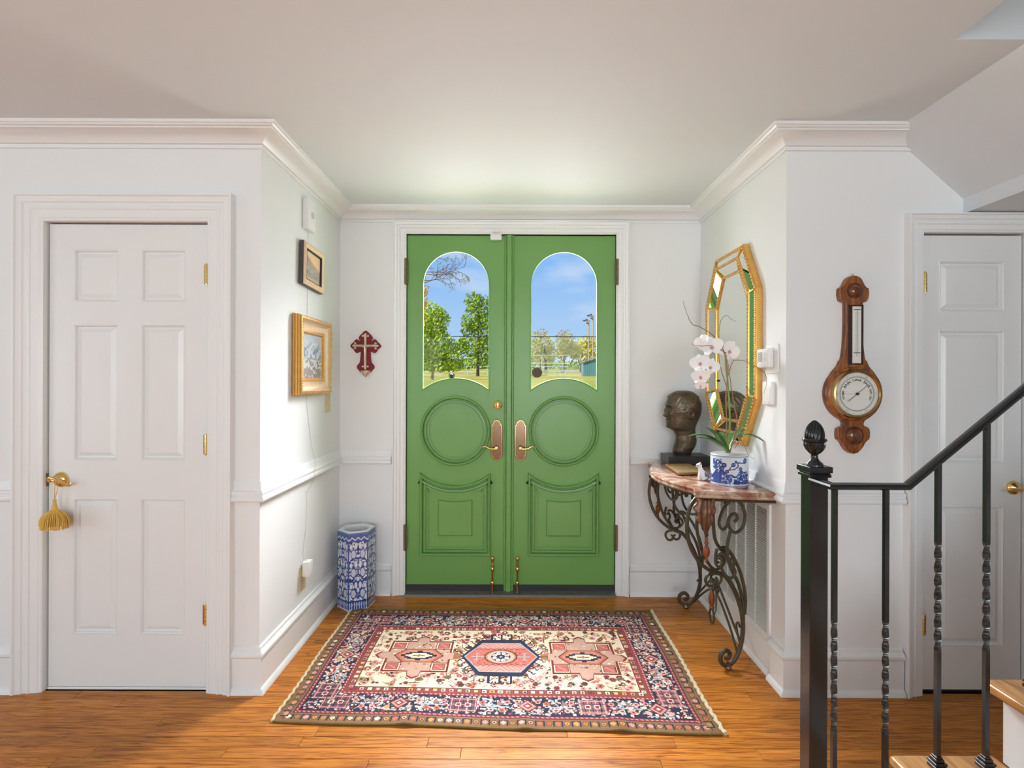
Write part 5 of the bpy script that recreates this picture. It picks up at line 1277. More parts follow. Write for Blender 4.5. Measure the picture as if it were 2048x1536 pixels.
# ------------------------------------------------------------------ orchid
def build_orchid():
    cx, cy = 1.063, 2.520; R_ = .0875; zb, zt = TTOP, 1.014
    o = thing('potted_orchid', 'white orchid with curly twigs in a blue and white pot', 'potted plant', (cx, cy, zb))
    nu, nv = 260, 76; H = zt - zb
    WH, BL, DB, PB = lin(214, 224, 232), lin(56, 84, 160), lin(34, 54, 130), lin(120, 146, 200)
    c = Canvas(2 * PI * R_, H, H / nv, WH); c.nx, c.ny = nu, nv
    c.a = np.zeros((nv, nu, 3)); c.a[:] = WH; c.U, c.Vv = np.meshgrid((np.arange(nu) + .5) / nu * c.w, (np.arange(nv) + .5) / nv * c.h)
    n1 = vnoise(nu, nv, 34, 12, 51); n2 = vnoise(nu, nv, 70, 24, 52)
    sky_ = .060 + .012 * np.sin(c.U * 60) + .006 * np.sin(c.U * 150)
    wt = c.Vv < sky_; c.a[wt] = BL; c.a[wt & (n2 > .58)] = PB; c.a[wt & (n1 < .38)] = DB; c.a[wt & (n2 > .74)] = WH
    c.a[(c.Vv > sky_ - .004) & (c.Vv < sky_ + .002)] = DB
    # the side that faces the room: branch with blossoms (u of angle -90 deg is 3/4 of the way round)
    u0 = .75 * c.w
    br = [(u0 - .055, .062), (u0 - .035, .078), (u0 - .012, .080), (u0 + .006, .094), (u0 + .004, .112), (u0 + .040, .110)]
    c.line(br, .005, DB); c.line([(u0 - .035, .078), (u0 - .022, .100)], .004, DB)
    for (u, v, r) in ((.046, .120, .013), (-.016, .102, .010), (-.058, .098, .012), (.018, .082, .010), (-.044, .068, .009), (-.004, .116, .007), (-.075, .110, .008), (-.070, .080, .012)):
        c.disc(u0 + u, v, r, DB); c.disc(u0 + u, v, r * .5, PB); c.disc(u0 + u, v, r * .25, DB)
    m = (np.abs(c.U - (u0 - .095)) < .026) & (c.Vv < .125) & (n2 > .35); c.a[m] = BL
    c.a[c.Vv > H - .007] = lin(150, 170, 204); c.a[c.Vv < .009] = lin(196, 206, 222)
    mb = MB().grid(nu, nv, lambda i, j: (cx + R_ * math.cos(2 * PI * i / nu), cy + R_ * math.sin(2 * PI * i / nu), zb + H * j / nv))
    mb.build('pot', M_GLAZE, o, col=c.rgba(), smooth='all')
    MB().lathe([(R_, zt), (R_ - .002, zt + .0025), (R_ - .007, zt + .0015), (R_ - .009, zt - .006), (R_ - .009, zt - .028)], lambda u, v, h: (cx + u, cy + v, h), 48).build('pot_rim', MATS['porcelain_white'], o, smooth=True)
    MB().lathe([(R_ - .012, zb + .002), (R_ - .012, zb), (R_ - .018, zb), (R_ - .018, zb + .002)], lambda u, v, h: (cx + u, cy + v, h), 32).build('foot_ring', MATS['porcelain_white'], o)
    rn = random.Random(12)
    ms = MB().grid(20, 20, lambda i, j: (cx + (R_ - .009) * (math.sqrt(i / 20) if False else i / 20) * math.cos(2 * PI * j / 20), cy + (R_ - .009) * (i / 20) * math.sin(2 * PI * j / 20), zt - .016 + .010 * (1 - (i / 20) ** 2) + rn.uniform(-.004, .004)))
    ms.build('moss', M_MOSS, o)
    # leaves
    def strap(pts, w_, nm='leaf', up=(0, 0, 1)):
        P_ = catmull(pts, 6); n = len(P_); V = []
        for i, p in enumerate(P_):
            t = i / (n - 1); T = (P_[min(i + 1, n - 1)] - P_[max(0, i - 1)]).normalized(); S_ = T.cross(Vector(up)).normalized(); N_ = S_.cross(T)
            ww = w_ * (math.sin(PI * (.10 + .88 * t)) ** .7)
            for u in (-1, -.5, 0, .5, 1): V.append(tuple(p + S_ * (u * ww) + N_ * (.30 * ww * u * u)))
        Fc = [(i * 5 + k, i * 5 + k + 1, (i + 1) * 5 + k + 1, (i + 1) * 5 + k) for i in range(n - 1) for k in range(4)]
        l = MB().add(V, Fc).build(nm, M_LEAF, o, smooth='all'); sm = l.modifiers.new('t', 'SOLIDIFY'); sm.thickness = .0022
    def q(px, py, d): return (X(px, d), d, Z(py, d))
    r0 = q(1456, 903, 2.50)
    strap([r0, q(1440, 875, 2.46), q(1425, 862, 2.43), q(1411, 853, 2.42)], .020)
    strap([r0, q(1436, 884, 2.44), q(1415, 871, 2.40), q(1396, 868, 2.37), q(1379, 871, 2.34)], .017)
    strap([r0, q(1440, 890, 2.44), q(1425, 880, 2.41), q(1410, 875, 2.39), q(1393, 873, 2.37)], .017)
    strap([r0, q(1475, 872, 2.52), q(1495, 868, 2.50), q(1515, 874, 2.46), q(1528, 882, 2.43)], .013)
    strap([r0, q(1462, 878, 2.56), q(1478, 862, 2.58), q(1493, 850, 2.60)], .018)
    strap([r0, q(1450, 880, 2.58), q(1447, 868, 2.62), q(1440, 862, 2.68)], .016)
    # flower stem, arching to the left, and green stake
    MB().tube(catmull([q(1456, 905, 2.50), q(1460, 840, 2.50), q(1457, 780, 2.49), q(1452, 735, 2.48), q(1449, 700, 2.47), q(1442, 684, 2.46), q(1430, 680, 2.45), q(1419, 692, 2.44), q(1412, 715, 2.43), q(1412, 745, 2.42), q(1416, 765, 2.42)], 8), [.0042] * 32 + [.0030] * 49, 8).build('flower_stem', M_STEM, o, smooth=True)
    MB().ball(q(1437, 760, 2.48), .0075, 10, 7, (1.3, .8, .8)).build('stem_clip', M_RUBBER, o, smooth=True)
    # curly twigs
    def twig(pts, r=.0024):
        P_ = catmull([q(*p) for p in pts], 6); n = len(P_)
        P_ = [p + Vector((rn.uniform(-1, 1), rn.uniform(-1, 1), rn.uniform(-1, 1))) * .0012 for p in P_]
        MB().tube(P_, [r * (1 - .65 * i / n) for i in range(n)], 6).build('twig', M_TWIG, o, smooth=True)
    twig([(1453, 905, 2.48), (1454, 850, 2.47), (1452, 790, 2.46), (1455, 740, 2.46), (1447, 700, 2.45), (1436, 680, 2.44), (1420, 665, 2.44), (1400, 653, 2.43), (1384, 647, 2.42), (1377, 635, 2.42), (1371, 620, 2.41), (1366, 600, 2.40)], .0032)
    twig([(1459, 905, 2.50), (1474, 850, 2.50), (1469, 810, 2.50), (1462, 770, 2.50), (1456, 730, 2.50), (1451, 695, 2.50)], .0034)
    twig([(1456, 750, 2.46), (1465, 722, 2.44), (1476, 719, 2.42), (1492, 721, 2.40), (1503, 730, 2.38), (1515, 733, 2.36), (1530, 745, 2.35), (1533, 765, 2.36), (1528, 785, 2.37)])
    twig([(1452, 705, 2.46), (1440, 697, 2.44), (1425, 690, 2.42), (1400, 691, 2.40), (1388, 689, 2.39), (1384, 686, 2.38)])
    twig([(1452, 770, 2.48), (1440, 730, 2.50), (1437, 700, 2.52), (1438, 660, 2.54), (1442, 638, 2.55), (1452, 630, 2.56), (1463, 637, 2.56), (1471, 642, 2.56)])
    twig([(1468, 880, 2.47), (1484, 855, 2.44), (1495, 820, 2.44), (1496, 800, 2.44), (1493, 770, 2.44), (1502, 790, 2.42), (1510, 800, 2.41)])
    twig([(1470, 895, 2.46), (1480, 880, 2.42), (1490, 890, 2.40), (1497, 908, 2.39), (1510, 917, 2.385)], .002)
    # blossoms
    pet = MB()
    def petal_mesh(L, w_, bend):
        V = []; NU_, NV_ = 6, 8
        for j in range(NV_ + 1):
            t = j / NV_; ww = w_ * math.sin(PI * (.06 + .90 * t)) ** .65
            for i in range(NU_ + 1):
                u = i / NU_ * 2 - 1; V.append((u * ww, L * t, bend * t * t + .10 * ww * u * u))
        Fc = [(j * 7 + i, j * 7 + i + 1, (j + 1) * 7 + i + 1, (j + 1) * 7 + i) for j in range(NV_) for i in range(NU_)]
        return V, Fc
    def flower(px, py, d, az, el, roll, s=1.0):
        f = Vector((math.cos(el) * math.cos(az), math.cos(el) * math.sin(az), math.sin(el))); up = Vector((0, 0, 1)); r_ = up.cross(f).normalized(); u_ = f.cross(r_)
        c_ = Vector(q(px, py, d)); mb = MB()
        def put(V, ang, mb_):
            a = ang + roll; out = []
            for x, y_, z in V:
                xx = x * math.cos(a) - y_ * math.sin(a); yy_ = x * math.sin(a) + y_ * math.cos(a); out.append(tuple(c_ + (r_ * xx + u_ * yy_ + f * z) * s))
            return out
        for ang, L, w_, bd in ((0, .038, .014, -.006), (2 * PI / 3 + .25, .036, .013, -.008), (-2 * PI / 3 - .25, .036, .013, -.008), (1.25, .042, .023, .006), (-1.25, .042, .023, .006)):
            V, Fc = petal_mesh(L, w_, bd); mb.add(put(V, ang, mb), Fc)
        fo = mb.build('blossom', M_PETAL, o, smooth='all')
        l = MB(); V, Fc = petal_mesh(.012, .005, .010); l.add(put(V, PI, l), Fc)
        for a in (-1, 1):
            V, Fc = petal_mesh(.008, .0035, .008); l.add(put(V, PI + a * .9, l), Fc)
        l.ball(tuple(c_ + f * .004 * s), .0042 * s, 8, 6); l.build('lip', M_LIP, fo, smooth='all')
    flower(1423, 692, 2.42, math.radians(-100), .05, .15, 1.30)
    flower(1459, 700, 2.47, math.radians(-70), -.25, -.5, 1.35)
    flower(1404, 683, 2.44, math.radians(-150), .1, .3, 1.05)
    flower(1400, 725, 2.42, math.radians(-115), .0, .2, 1.15)
    flower(1421, 732, 2.44, math.radians(-80), -.2, -.3, 1.10)
    flower(1401, 752, 2.41, math.radians(-105), -.15, .1, 1.05)
    flower(1401, 770, 2.42, math.radians(-100), -.4, .1, .70)
build_orchid()

# ------------------------------------------------------------------ barometer
def text_faces(s, size):
    cu = bpy.data.curves.new('t', 'FONT'); cu.body = s; cu.size = size; cu.align_x = 'CENTER'; cu.align_y = 'CENTER'; cu.resolution_u = 2; cu.offset = size * .022
    t = bpy.data.objects.new('t', cu); COL.objects.link(t)
    dg = bpy.context.evaluated_depsgraph_get(); dg.update()
    me = bpy.data.meshes.new_from_object(t.evaluated_get(dg))
    V = [tuple(v.co) for v in me.vertices]; Fc = [tuple(p.vertices) for p in me.polygons]
    bpy.data.objects.remove(t); bpy.data.curves.remove(cu); bpy.data.meshes.remove(me)
    return V, Fc
def build_barometer():
    d = 2.222; k = d / F; cx = X(1709.5, d)
    def z(py): return Z(py - 2.0, d)
    half = [(0, 549.5), (7, 551), (12, 553.5), (16, 558), (19, 564), (22, 570), (26, 574), (29, 575), (30, 580), (30.3, 588), (29, 596), (27, 600.5), (22, 602), (18.5, 602.5), (17.6, 606), (17.4, 630), (18.2, 670), (19.8, 696), (22, 713), (23.5, 719), (27, 722), (28, 726), (31, 732), (36, 738), (42, 745)]
    r = 58.0; cyp = 787
    half += [(r * math.sin(math.radians(a)), cyp - r * math.cos(math.radians(a))) for a in range(52, 153, 8)]
    half += [(24, 840), (20.5, 845), (20, 849.5), (22, 853), (27, 855), (31.5, 857), (33, 864), (33, 873), (31.5, 879), (27, 882), (23, 887), (20, 893), (15, 900), (8, 906), (0, 908)]
    pts = [(cx + a * k, z(b)) for a, b in half]; full = pts + [(2 * cx - u, v) for u, v in pts[::-1][1:-1]]
    full = full[::-1]
    o = thing('barometer', 'carved oak banjo barometer with thermometer on the right wall', 'barometer', (cx, YN, z(787)))
    m_ = mXZ(YN)
    MB().loops(full, [(0, .001), (0, .020), (.0015, .0235), (.005, .0255), (.0062, .0235), (.0075, .0235), (.009, .026)], m_).build('carved_edge', M_MAHOG, o, smooth=35)
    MB().prism([(cx + (u - cx) * .90, z(727) + (v - z(727)) * .985) for u, v in full], .004, .0255, m_).build('back_board', M_MAHOG, o)
    mdark = ramp_mat('boss_oak', [(0.3, (0.05, 0.014, 0.006)), (0.6, (0.16, 0.045, 0.011)), (0.8, (0.30, 0.10, 0.02))], 0.2, 12, (3, 3, 1), coat=.5)
    for (px_, py_, rr_) in ((1709.5, 581, 13.5), (1709.5, 871, 16)):
        c = (X(px_, d), z(py_)); R_ = rr_ * k
        MB().lathe([(R_ * 1.18, .025), (R_ * 1.15, .029), (R_ * 1.04, .029), (R_ * 1.0, .027), (R_ * .96, .031), (R_ * .7, .038), (R_ * .35, .0415), (0, .042)], lambda u, v, h, c=c: (c[0] + u, YN - h, c[1] + v), 32).build('round_boss', mdark, o, smooth=True)
    # hanging eye
    MB().tube([(cx + .004 * math.cos(a * PI / 8), YN - .012, z(549) + .003 + .004 * math.sin(a * PI / 8)) for a in range(17)], .0009, 6).build('hanging_eye', M_BRONZE, o, smooth=True)
    # thermometer
    tx0, tx1, tz0, tz1 = X(1704.5, d), X(1721.5, d), z(726), z(612.5)
    MB().prism(rect(X(1697, d), X(1727, d), z(729), z(609)), .0255, .0268, m_).build('thermometer_recess', mat('dark_mahogany', (0.030, 0.011, 0.008), .35, var=.2, scale=30), o)
    tp_ = MB().prism(rect(tx0, tx1, tz0, tz1), .0268, .0295, m_).build('thermometer_plate', M_DIAL, o)
    tk = MB(); rn = random.Random(4)
    n = 46
    for i in range(n + 1):
        zz = tz0 + .045 + (tz1 - tz0 - .070) * i / n; big = i % 5 == 0
        for s in (-1, 1):
            c_ = (tx0 + tx1) / 2; a0, a1 = c_ + s * .0035, c_ + s * (.0090 if big else .0062)
            tk.prism(rect(min(a0, a1), max(a0, a1), zz - .0004, zz + .0004), .0295, .0299, m_)
    tag(tk.build('scale_marks', M_BLACK, tp_), kind='stuff')
    MB().lathe([(0, tz0 + .022), (.0026, tz0 + .024), (.0026, tz0 + .030), (.0014, tz0 + .034), (.0014, tz1 - .012), (0, tz1 - .010)], lambda u, v, h: ((tx0 + tx1) / 2 + u, YN - .0312 + v, h), 8).build('glass_tube', mat('silvered_tube', (0.62, 0.66, 0.60), .1, .3), tp_, smooth=True)
    for q in (tz0 + .045, tz1 - .014):
        MB().box(tx0 + .004, tx1 - .004, YN - .0335, YN - .0295, q - .0016, q + .0016).build('tube_clip', M_BLACK, tp_, bevel=.0005)
    # dial: bezel, enamel, print, hands, glass
    d2 = 2.195; k2 = d2 / F; dcx, dcz = X(1716.0, d2), Z(785.5, d2); R_ = 42.3 * k2
    mp2 = lambda u, v, h: (dcx + u, YN - h, dcz + v)
    MB().lathe([(R_ * 1.30, .024), (R_ * 1.29, .030), (R_ * 1.24, .036), (R_ * 1.18, .038), (R_ * 1.17, .034)], mp2, 64).build('turned_ring', M_MAHOG, o, smooth=True)
    bz = MB(); bz.loops([(p[0], p[1]) for p in arc(0, 0, R_ * 1.19, 0, 360, 72)[:-1]], [(0, .034), (.001, .048), (.004, .055), (.008, .057), (R_ * .12, .058), (R_ * .17, .054), (R_ * .19, .048)], mp2); bz.build('brass_bezel', mat('bezel_brass', (0.42, 0.27, 0.11), .25, .9, var=.15, scale=40), o, smooth=True)
    dl = MB().prism(arc(0, 0, R_ * 1.03, 0, 360, 72)[:-1], .030, .0485, mp2).build('dial', M_DIAL, o)
    pr = MB()
    def ring(r0, r1):
        pr.loops(arc(0, 0, r1, 0, 360, 72)[:-1], [(0, .0488), (r1 - r0, .0488)], mp2)
    ring(R_ * .775, R_ * .782); ring(R_ * .795, R_ * .812); ring(R_ * .955, R_ * .962)
    for i in range(150):
        a = math.radians(i * 2.4 - 180 + .0); big = i % 5 == 0
        r0, r1 = R_ * .82, R_ * (.90 if big else .865); t = .00032
        c_, s_ = math.sin(a), math.cos(a); p = [(c_ * r0 - s_ * t, s_ * r0 + c_ * t), (c_ * r0 + s_ * t, s_ * r0 - c_ * t), (c_ * r1 + s_ * t, s_ * r1 - c_ * t), (c_ * r1 - s_ * t, s_ * r1 + c_ * t)]
        pr.add([mp2(u, v, .0488) for u, v in p], [(0, 1, 2, 3)])
    def arc_text(s, a_mid, rad, size, step):
        n = len(s)
        for i, ch in enumerate(s):
            if ch == ' ': continue
            a = math.radians(a_mid + (i - (n - 1) / 2) * step); V, Fc = text_faces(ch, size)
            ca, sa = math.cos(-a), math.sin(-a)
            pr.add([mp2(rad * math.sin(a) + x * ca - y_ * sa, rad * math.cos(a) + x * sa + y_ * ca, .0489) for x, y_, _ in V], Fc)
    for s, a, st in (('STORMY', -95, 6.3), ('RAIN', -47, 8.6), ('CHANGE', 0, 6.4), ('FAIR', 45, 8.6), ('VERY DRY', 93, 6.0)):
        arc_text(s, a, R_ * .655, .0170 if s in ('RAIN', 'FAIR') else .0125, st)
    for s, a in (('26', 150), ('27', -150), ('28', -90), ('29', -30), ('30', 30), ('31', 90)): arc_text(s, a, R_ * .91, .0070, 4.2)
    tag(pr.build('dial_print', M_BLACK, dl), kind='stuff')
    def hand(a, L, tail, w_, m__, nm, h):
        a = math.radians(a); c_, s_ = math.sin(a), math.cos(a)
        P_ = [(-tail, w_), (-tail, -w_), (L * .9, -w_ * .6), (L, 0), (L * .9, w_ * .6)]
        MB().prism([(c_ * t + s_ * q, s_ * t - c_ * q) for t, q in P_], h, h + .0008, mp2).build(nm, m__, dl)
    hand(50, R_ * .66, R_ * .48, .0011, mat('blued_steel', (0.05, 0.06, 0.08), .3, .7), 'indicator_hand', .0500)
    hand(-90, R_ * .80, R_ * .05, .0009, M_BRASS, 'set_hand', .0515)
    a = math.radians(50 + 180); MB().tube([(dcx + R_ * .52 * math.sin(a) + .004 * math.cos(t), YN - .0505, dcz + R_ * .52 * math.cos(a) + .004 * math.sin(t)) for t in [math.radians(-30 + 20 * q) for q in range(13)]], .0008, 5).build('crescent', MATS['blued_steel'], dl)
    MB().lathe([(.006, .0485), (.006, .054), (.0045, .058), (0, .0595)], mp2, 16).build('centre_knob', mat('knob_dark', (0.03, 0.03, 0.03), .2, .5), dl, smooth=True)
build_barometer()

# ------------------------------------------------------------------ staircase and railing
YT, YBAL, XRISE = 1.385, 1.335, .249
ZT = [.158, .364, .570]; XT = [.767, 1.016, 1.265]
while len(ZT) < 10: ZT.append(ZT[-1] + .206); XT.append(XT[-1] + .249)
st = thing('staircase', 'oak-treaded staircase with white risers climbing to the right', 'staircase', (XT[0], .8, 0))
for i, (x, z) in enumerate(zip(XT, ZT)):
    x2 = XT[i + 1] + .035 if i + 1 < len(XT) else x + .28
    MB().box(x, x2, .16, YT, z - .028, z).build('tread', M_WOODT, st, bevel=.012, smooth=True, seg=3)
    zb = ZT[i - 1] if i else 0
    MB().box(x + .034, x + .050, .18, YT - .030, zb + (.0003 if i else 0), z - .028).build('riser', M_WHITEBOARD, st)
    MB().box(x + .050, min(x2, HX1), YT - .045, YT - .030, 0, z - .028).build('skirt_panel', M_WHITEBOARD, st)
rl = thing('stair_railing', 'black wrought iron stair railing with square newel and twisted balusters', 'railing', (.85, 1.445, 0))
nx0, nx1, ny0, ny1 = .825, .8755, 1.420, 1.4705
np_ = MB().box(nx0, nx1, ny0, ny1, 0, 1.112).build('newel_post', M_IRONB, rl, bevel=.003)
ncx, ncy = (nx0 + nx1) / 2, (ny0 + ny1) / 2
cap = MB()
for (h, z0, z1) in ((.0305, 1.104, 1.113), (.0285, 1.113, 1.117), (.0330, 1.117, 1.134)): cap.box(ncx - h, ncx + h, ncy - h, ncy + h, z0, z1)
cap.build('newel_cap', M_IRONB, np_, bevel=.0015)
fz = 1.134
mf = lambda u, v, h: (ncx + u, ncy + v, fz + h)
MB().lathe([(.0235, 0), (.0235, .003), (.020, .008), (.014, .013), (.010, .019), (.0085, .027), (.0090, .030), (.0125, .034), (.0175, .042), (.0215, .051), (.0235, .060), (.0245, .066), (.031, .069), (.032, .073), (.030, .076), (.021, .076)], mf, 32).build('finial_cup', M_IRONB, np_, smooth=True)
NB = 40
acr = MB(); pr_ = [(.0215, .075), (.0225, .083), (.0218, .093), (.0190, .104), (.0140, .114), (.0075, .122), (.0025, .1265), (0, .1275)]
acr.lathe(pr_, mf, 32)
for k in range(16):
    a = 2 * PI * k / 16; acr.tube([mf(rr_ * math.cos(a + i * .06), rr_ * math.sin(a + i * .06), h) for i, (rr_, h) in enumerate(pr_[:-1])], [.0032, .0034, .0032, .0028, .0022, .0014, .0008], 5)
acr.build('acorn_finial', M_IRONB, np_, smooth=True)
for k in range(8):
    a = 2 * PI * k / 8; MB().tube([mf((r_ + .001) * math.cos(a), (r_ + .001) * math.sin(a), h) for r_, h in ((.012, .034), (.0178, .044), (.022, .055), (.0245, .066))], [.001, .004, .0055, .003], 6).build('cup_leaf', M_IRONB, np_, smooth=True)
RZ = 1.0985; RX0, RX1 = .828, 1.026; RS = .835
prof = [(-.0135, -.006), (-.0145, 0), (-.012, .005), (-.006, .0078), (.006, .0078), (.012, .005), (.0145, 0), (.0135, -.006), (.009, -.009), (-.009, -.009)]
def rail_sweep(pts):
    P_ = [Vector(p) for p in pts]; V = []; n = len(P_); m = len(prof)
    for i in range(n):
        t0 = (P_[i] - P_[i - 1]).normalized() if i else (P_[1] - P_[0]).normalized(); t1 = (P_[i + 1] - P_[i]).normalized() if i < n - 1 else t0
        t = (t0 + t1).normalized(); s = t.cross(Vector((0, 0, 1)))
        s.normalize(); u = s.cross(t); sc_ = 1 / max(.5, t.dot(t1))
        for a, b in prof: V.append(tuple(P_[i] + s * a * (sc_ if abs(t0.z - t1.z) < .1 else 1) + u * b * (1 if abs(t0.z - t1.z) < .1 else sc_)))
    Fc = [(i * m + k, i * m + (k + 1) % m, (i + 1) * m + (k + 1) % m, (i + 1) * m + k) for i in range(n - 1) for k in range(m)] + [tuple(range(m)), tuple((n - 1) * m + k for k in range(m - 1, -1, -1))]
    return MB().add(V, Fc)
rail_sweep([(RX0 + .004, ny0, RZ), (RX0 + .004, YBAL, RZ), (RX1, YBAL, RZ), (RX1 + 1.5, YBAL, RZ + 1.5 * RS)]).build('handrail', M_IRONB, rl, smooth=35)
def baluster(x, ti, z_a, z_b):
    zb = ZT[ti]; zt = RZ - .006 + max(0, x - RX1) * RS; s = .0056
    zs = [zb, z_a] + [z_a + (z_b - z_a) * i / 60 for i in range(1, 60)] + [z_b, zt]; turns = 2.0 * 2 * PI
    V = []
    for zz in zs:
        a = PI / 4 + max(0, min(1, (zz - z_a) / (z_b - z_a))) * turns; rr_ = s * 1.414
        for k in range(4): V.append((x + rr_ * math.cos(a + k * PI / 2), YBAL + rr_ * math.sin(a + k * PI / 2), zz))
    n = len(zs); Fc = [(i * 4 + k, i * 4 + (k + 1) % 4, (i + 1) * 4 + (k + 1) % 4, (i + 1) * 4 + k) for i in range(n - 1) for k in range(4)]
    b = MB().add(V, Fc).build('baluster', M_IRONB, rl)
    sh = MB()
    for h, a0, a1 in ((.0155, 0, .010), (.0135, .010, .013), (.0155, .013, .020), (.011, .020, .028), (.0085, .028, .033)): sh.box(x - h, x + h, YBAL - h, YBAL + h, zb + a0, zb + a1)
    sh.build('shoe', M_IRONB, b, bevel=.0012)
zz_ = lambda py: Z(py, YBAL)
for x, ti, a, b in ((.838, 0, zz_(1465), zz_(1240)), (.972, 0, zz_(1465), zz_(1240)), (1.108, 1, zz_(1300), zz_(1081)), (1.2345, 1, zz_(1300), zz_(1081))): baluster(x, ti, a, b)
for i in range(2, 8):
    for dx in (.094, .2185): baluster(XT[i] + dx, i, ZT[i] + .28, ZT[i] + .57)

# ------------------------------------------------------------------ outdoors
def gnd(y):
    T = [(3.5, -.25), (6, .2), (12, .95), (20, 1.25), (45, 1.5), (100, 2.35), (150, 4.2), (260, 8)]
    for (a, p), (b, q) in zip(T[:-1], T[1:]):
        if a <= y <= b: return p + (q - p) * (y - a) / (b - a)
    return T[-1][1]
ys = [3.5, 6, 9, 12, 16, 20, 30, 45, 70, 100, 125, 150, 200, 260]
w = MB(); V = []; xs = [-160, -80, -40, -20, -10, -5, 0, 5, 10, 20, 40, 80, 160]
for y in ys:
    for x in xs: V.append((x, y, gnd(y) + (0 if y < 16 else .05 * math.sin(x * .3 + y))))
w.add(V, [(j * 13 + i, j * 13 + i + 1, (j + 1) * 13 + i + 1, (j + 1) * 13 + i) for j in range(len(ys) - 1) for i in range(12)])
tag(w.build('lawn', M_GRASS, smooth='all'), 'yellow-green lawn and ball field outside the door', 'lawn', None, 'stuff')
w = MB(); V = []
for y in (5.4, 6, 9, 12, 15):
    for x in (-40, -10, -3, 3, 10, 40): V.append((x, y, gnd(y) + .03))
w.add(V, [(j * 6 + i, j * 6 + i + 1, (j + 1) * 6 + i + 1, (j + 1) * 6 + i) for j in range(4) for i in range(5)])
struct('floor_reflector', w, mat('reflector_concrete', (0.50, 0.49, 0.47), .9, var=.12, scale=2), 'added unseen pale driveway in front of the house', 'reflector')  # ground sheet added out of view to bounce neutral light into the alcove

# added unseen slab that keeps green lawn bounce out of the alcove
struct('floor_added_slab', MB().box(-1.6, 1.6, YO, 5.4, -.35, -.03), mat('added_slab_concrete', (0.42, 0.41, 0.39), .9, var=.1, scale=4), 'added unseen grey slab outside the green doors', 'added_slab')
def foliage(blobs, n, size, seed):
    R = random.Random(seed); mb = MB(); tot = sum(b[1][0] * b[1][2] for b in blobs)
    for (c, r) in blobs:
        for _ in range(int(n * r[0] * r[2] / tot)):
            while True:
                p = Vector((R.uniform(-1, 1), R.uniform(-1, 1), R.uniform(-1, 1)))
                if .12 < p.length < 1: break
            p = Vector((c[0] + p.x * r[0], c[1] + p.y * r[1], c[2] + p.z * r[2])); s = size * R.uniform(.6, 1.3)
            a = Vector((R.gauss(0, 1), R.gauss(0, 1), R.gauss(0, 1))).normalized(); b = a.orthogonal().normalized(); q = a.cross(b)
            mb.add([tuple(p + b * s), tuple(p + q * s * .6), tuple(p - b * s), tuple(p - q * s * .6)], [(0, 1, 2, 3)])
    return mb
def wq(px, py, d): return (X(px, d), d, Z(py, d))
def tree(name, label, d, base_px, blobs, n, size_px, leaf_m, seed, trunk_px, trunk_r=.15, limbs=(), bark=None, group=None):
    k = d / F; b = (X(base_px, d), d, gnd(d) - .1)
    o = thing(name, label, 'tree', b, group)
    bl = [(wq(px, py, d), (rx * k, max(rx, ry) * k * .9, ry * k)) for px, py, rx, ry in blobs]
    tag(foliage(bl, n, size_px * k, seed).build('crown', leaf_m, o), kind='stuff')
    bark = bark or mat('tree_bark', (0.10, 0.075, 0.05), .9, var=.3, scale=3)
    top = wq(*trunk_px, d)
    MB().tube(catmull([b, ((b[0] * 2 + top[0]) / 3 + .1, d, (b[2] * 2 + top[2]) / 3), top], 5), [trunk_r * (1 - .07 * i) for i in range(11)], 8).build('trunk', bark, o, smooth=True)
    for (a, c) in limbs: MB().tube(catmull([wq(*a, d), wq((a[0] + c[0]) / 2 + 1, (a[1] + c[1]) / 2 - 1, d), wq(*c, d)], 4), [trunk_r * .45 * (1 - .1 * i) for i in range(9)], 6).build('limb', bark, o, smooth=True)
    return o
G1 = leaf_mat('leaf_bright', (0.36, 0.48, 0.03)); G2 = leaf_mat('leaf_green', (0.26, 0.38, 0.035)); G3 = leaf_mat('leaf_olive', (0.42, 0.40, 0.07)); G4 = leaf_mat('leaf_yellow', (0.62, 0.55, 0.05)); G5 = leaf_mat('leaf_bronze', (0.46, 0.34, 0.15)); G6 = leaf_mat('leaf_orange', (0.60, 0.38, 0.06))
tree('maple_tree', 'bright green young maple filling the left door pane', 40, 864, [(858, 650, 34, 48), (868, 690, 46, 36), (890, 715, 40, 28), (850, 715, 38, 30), (905, 730, 28, 14), (870, 735, 36, 10), (842, 668, 24, 50), (880, 640, 20, 26)], 6500, 3.2, G1, 61, (862, 640), .12, [((864, 720), (890, 690)), ((864, 715), (846, 680)), ((864, 735), (905, 715))], bark=mat('pale_bark', (0.42, 0.33, 0.24), .9, var=.2, scale=4))
tree('pointed_tree', 'tall upright green tree beyond the field, right of the maple', 92, 955, [(946, 605, 20, 22), (962, 612, 20, 24), (950, 640, 28, 26), (966, 655, 26, 28), (935, 655, 16, 18), (945, 690, 34, 24), (970, 700, 22, 26), (925, 690, 14, 16), (955, 720, 30, 14)], 3600, 3.0, G2, 62, (956, 620), .35, [((955, 700), (972, 670)), ((955, 690), (936, 655))])
tree('orange_tinged_tree', 'orange-tinged budding tree behind the maple at pane edge', 30, 842, [(846, 600, 12, 22), (850, 580, 8, 12), (838, 630, 16, 24), (846, 560, 6, 10)], 420, 2.6, G6, 63, (838, 600), .12)
tree('bare_crowned_tree', 'spring tree with bare bronze crown at left of right pane', 135, 1092, [(1085, 690, 24, 22), (1070, 700, 20, 24), (1100, 705, 16, 20), (1085, 715, 30, 12)], 1500, 2.4, G3, 64, (1088, 690), .5, group='far trees beyond the ball field')
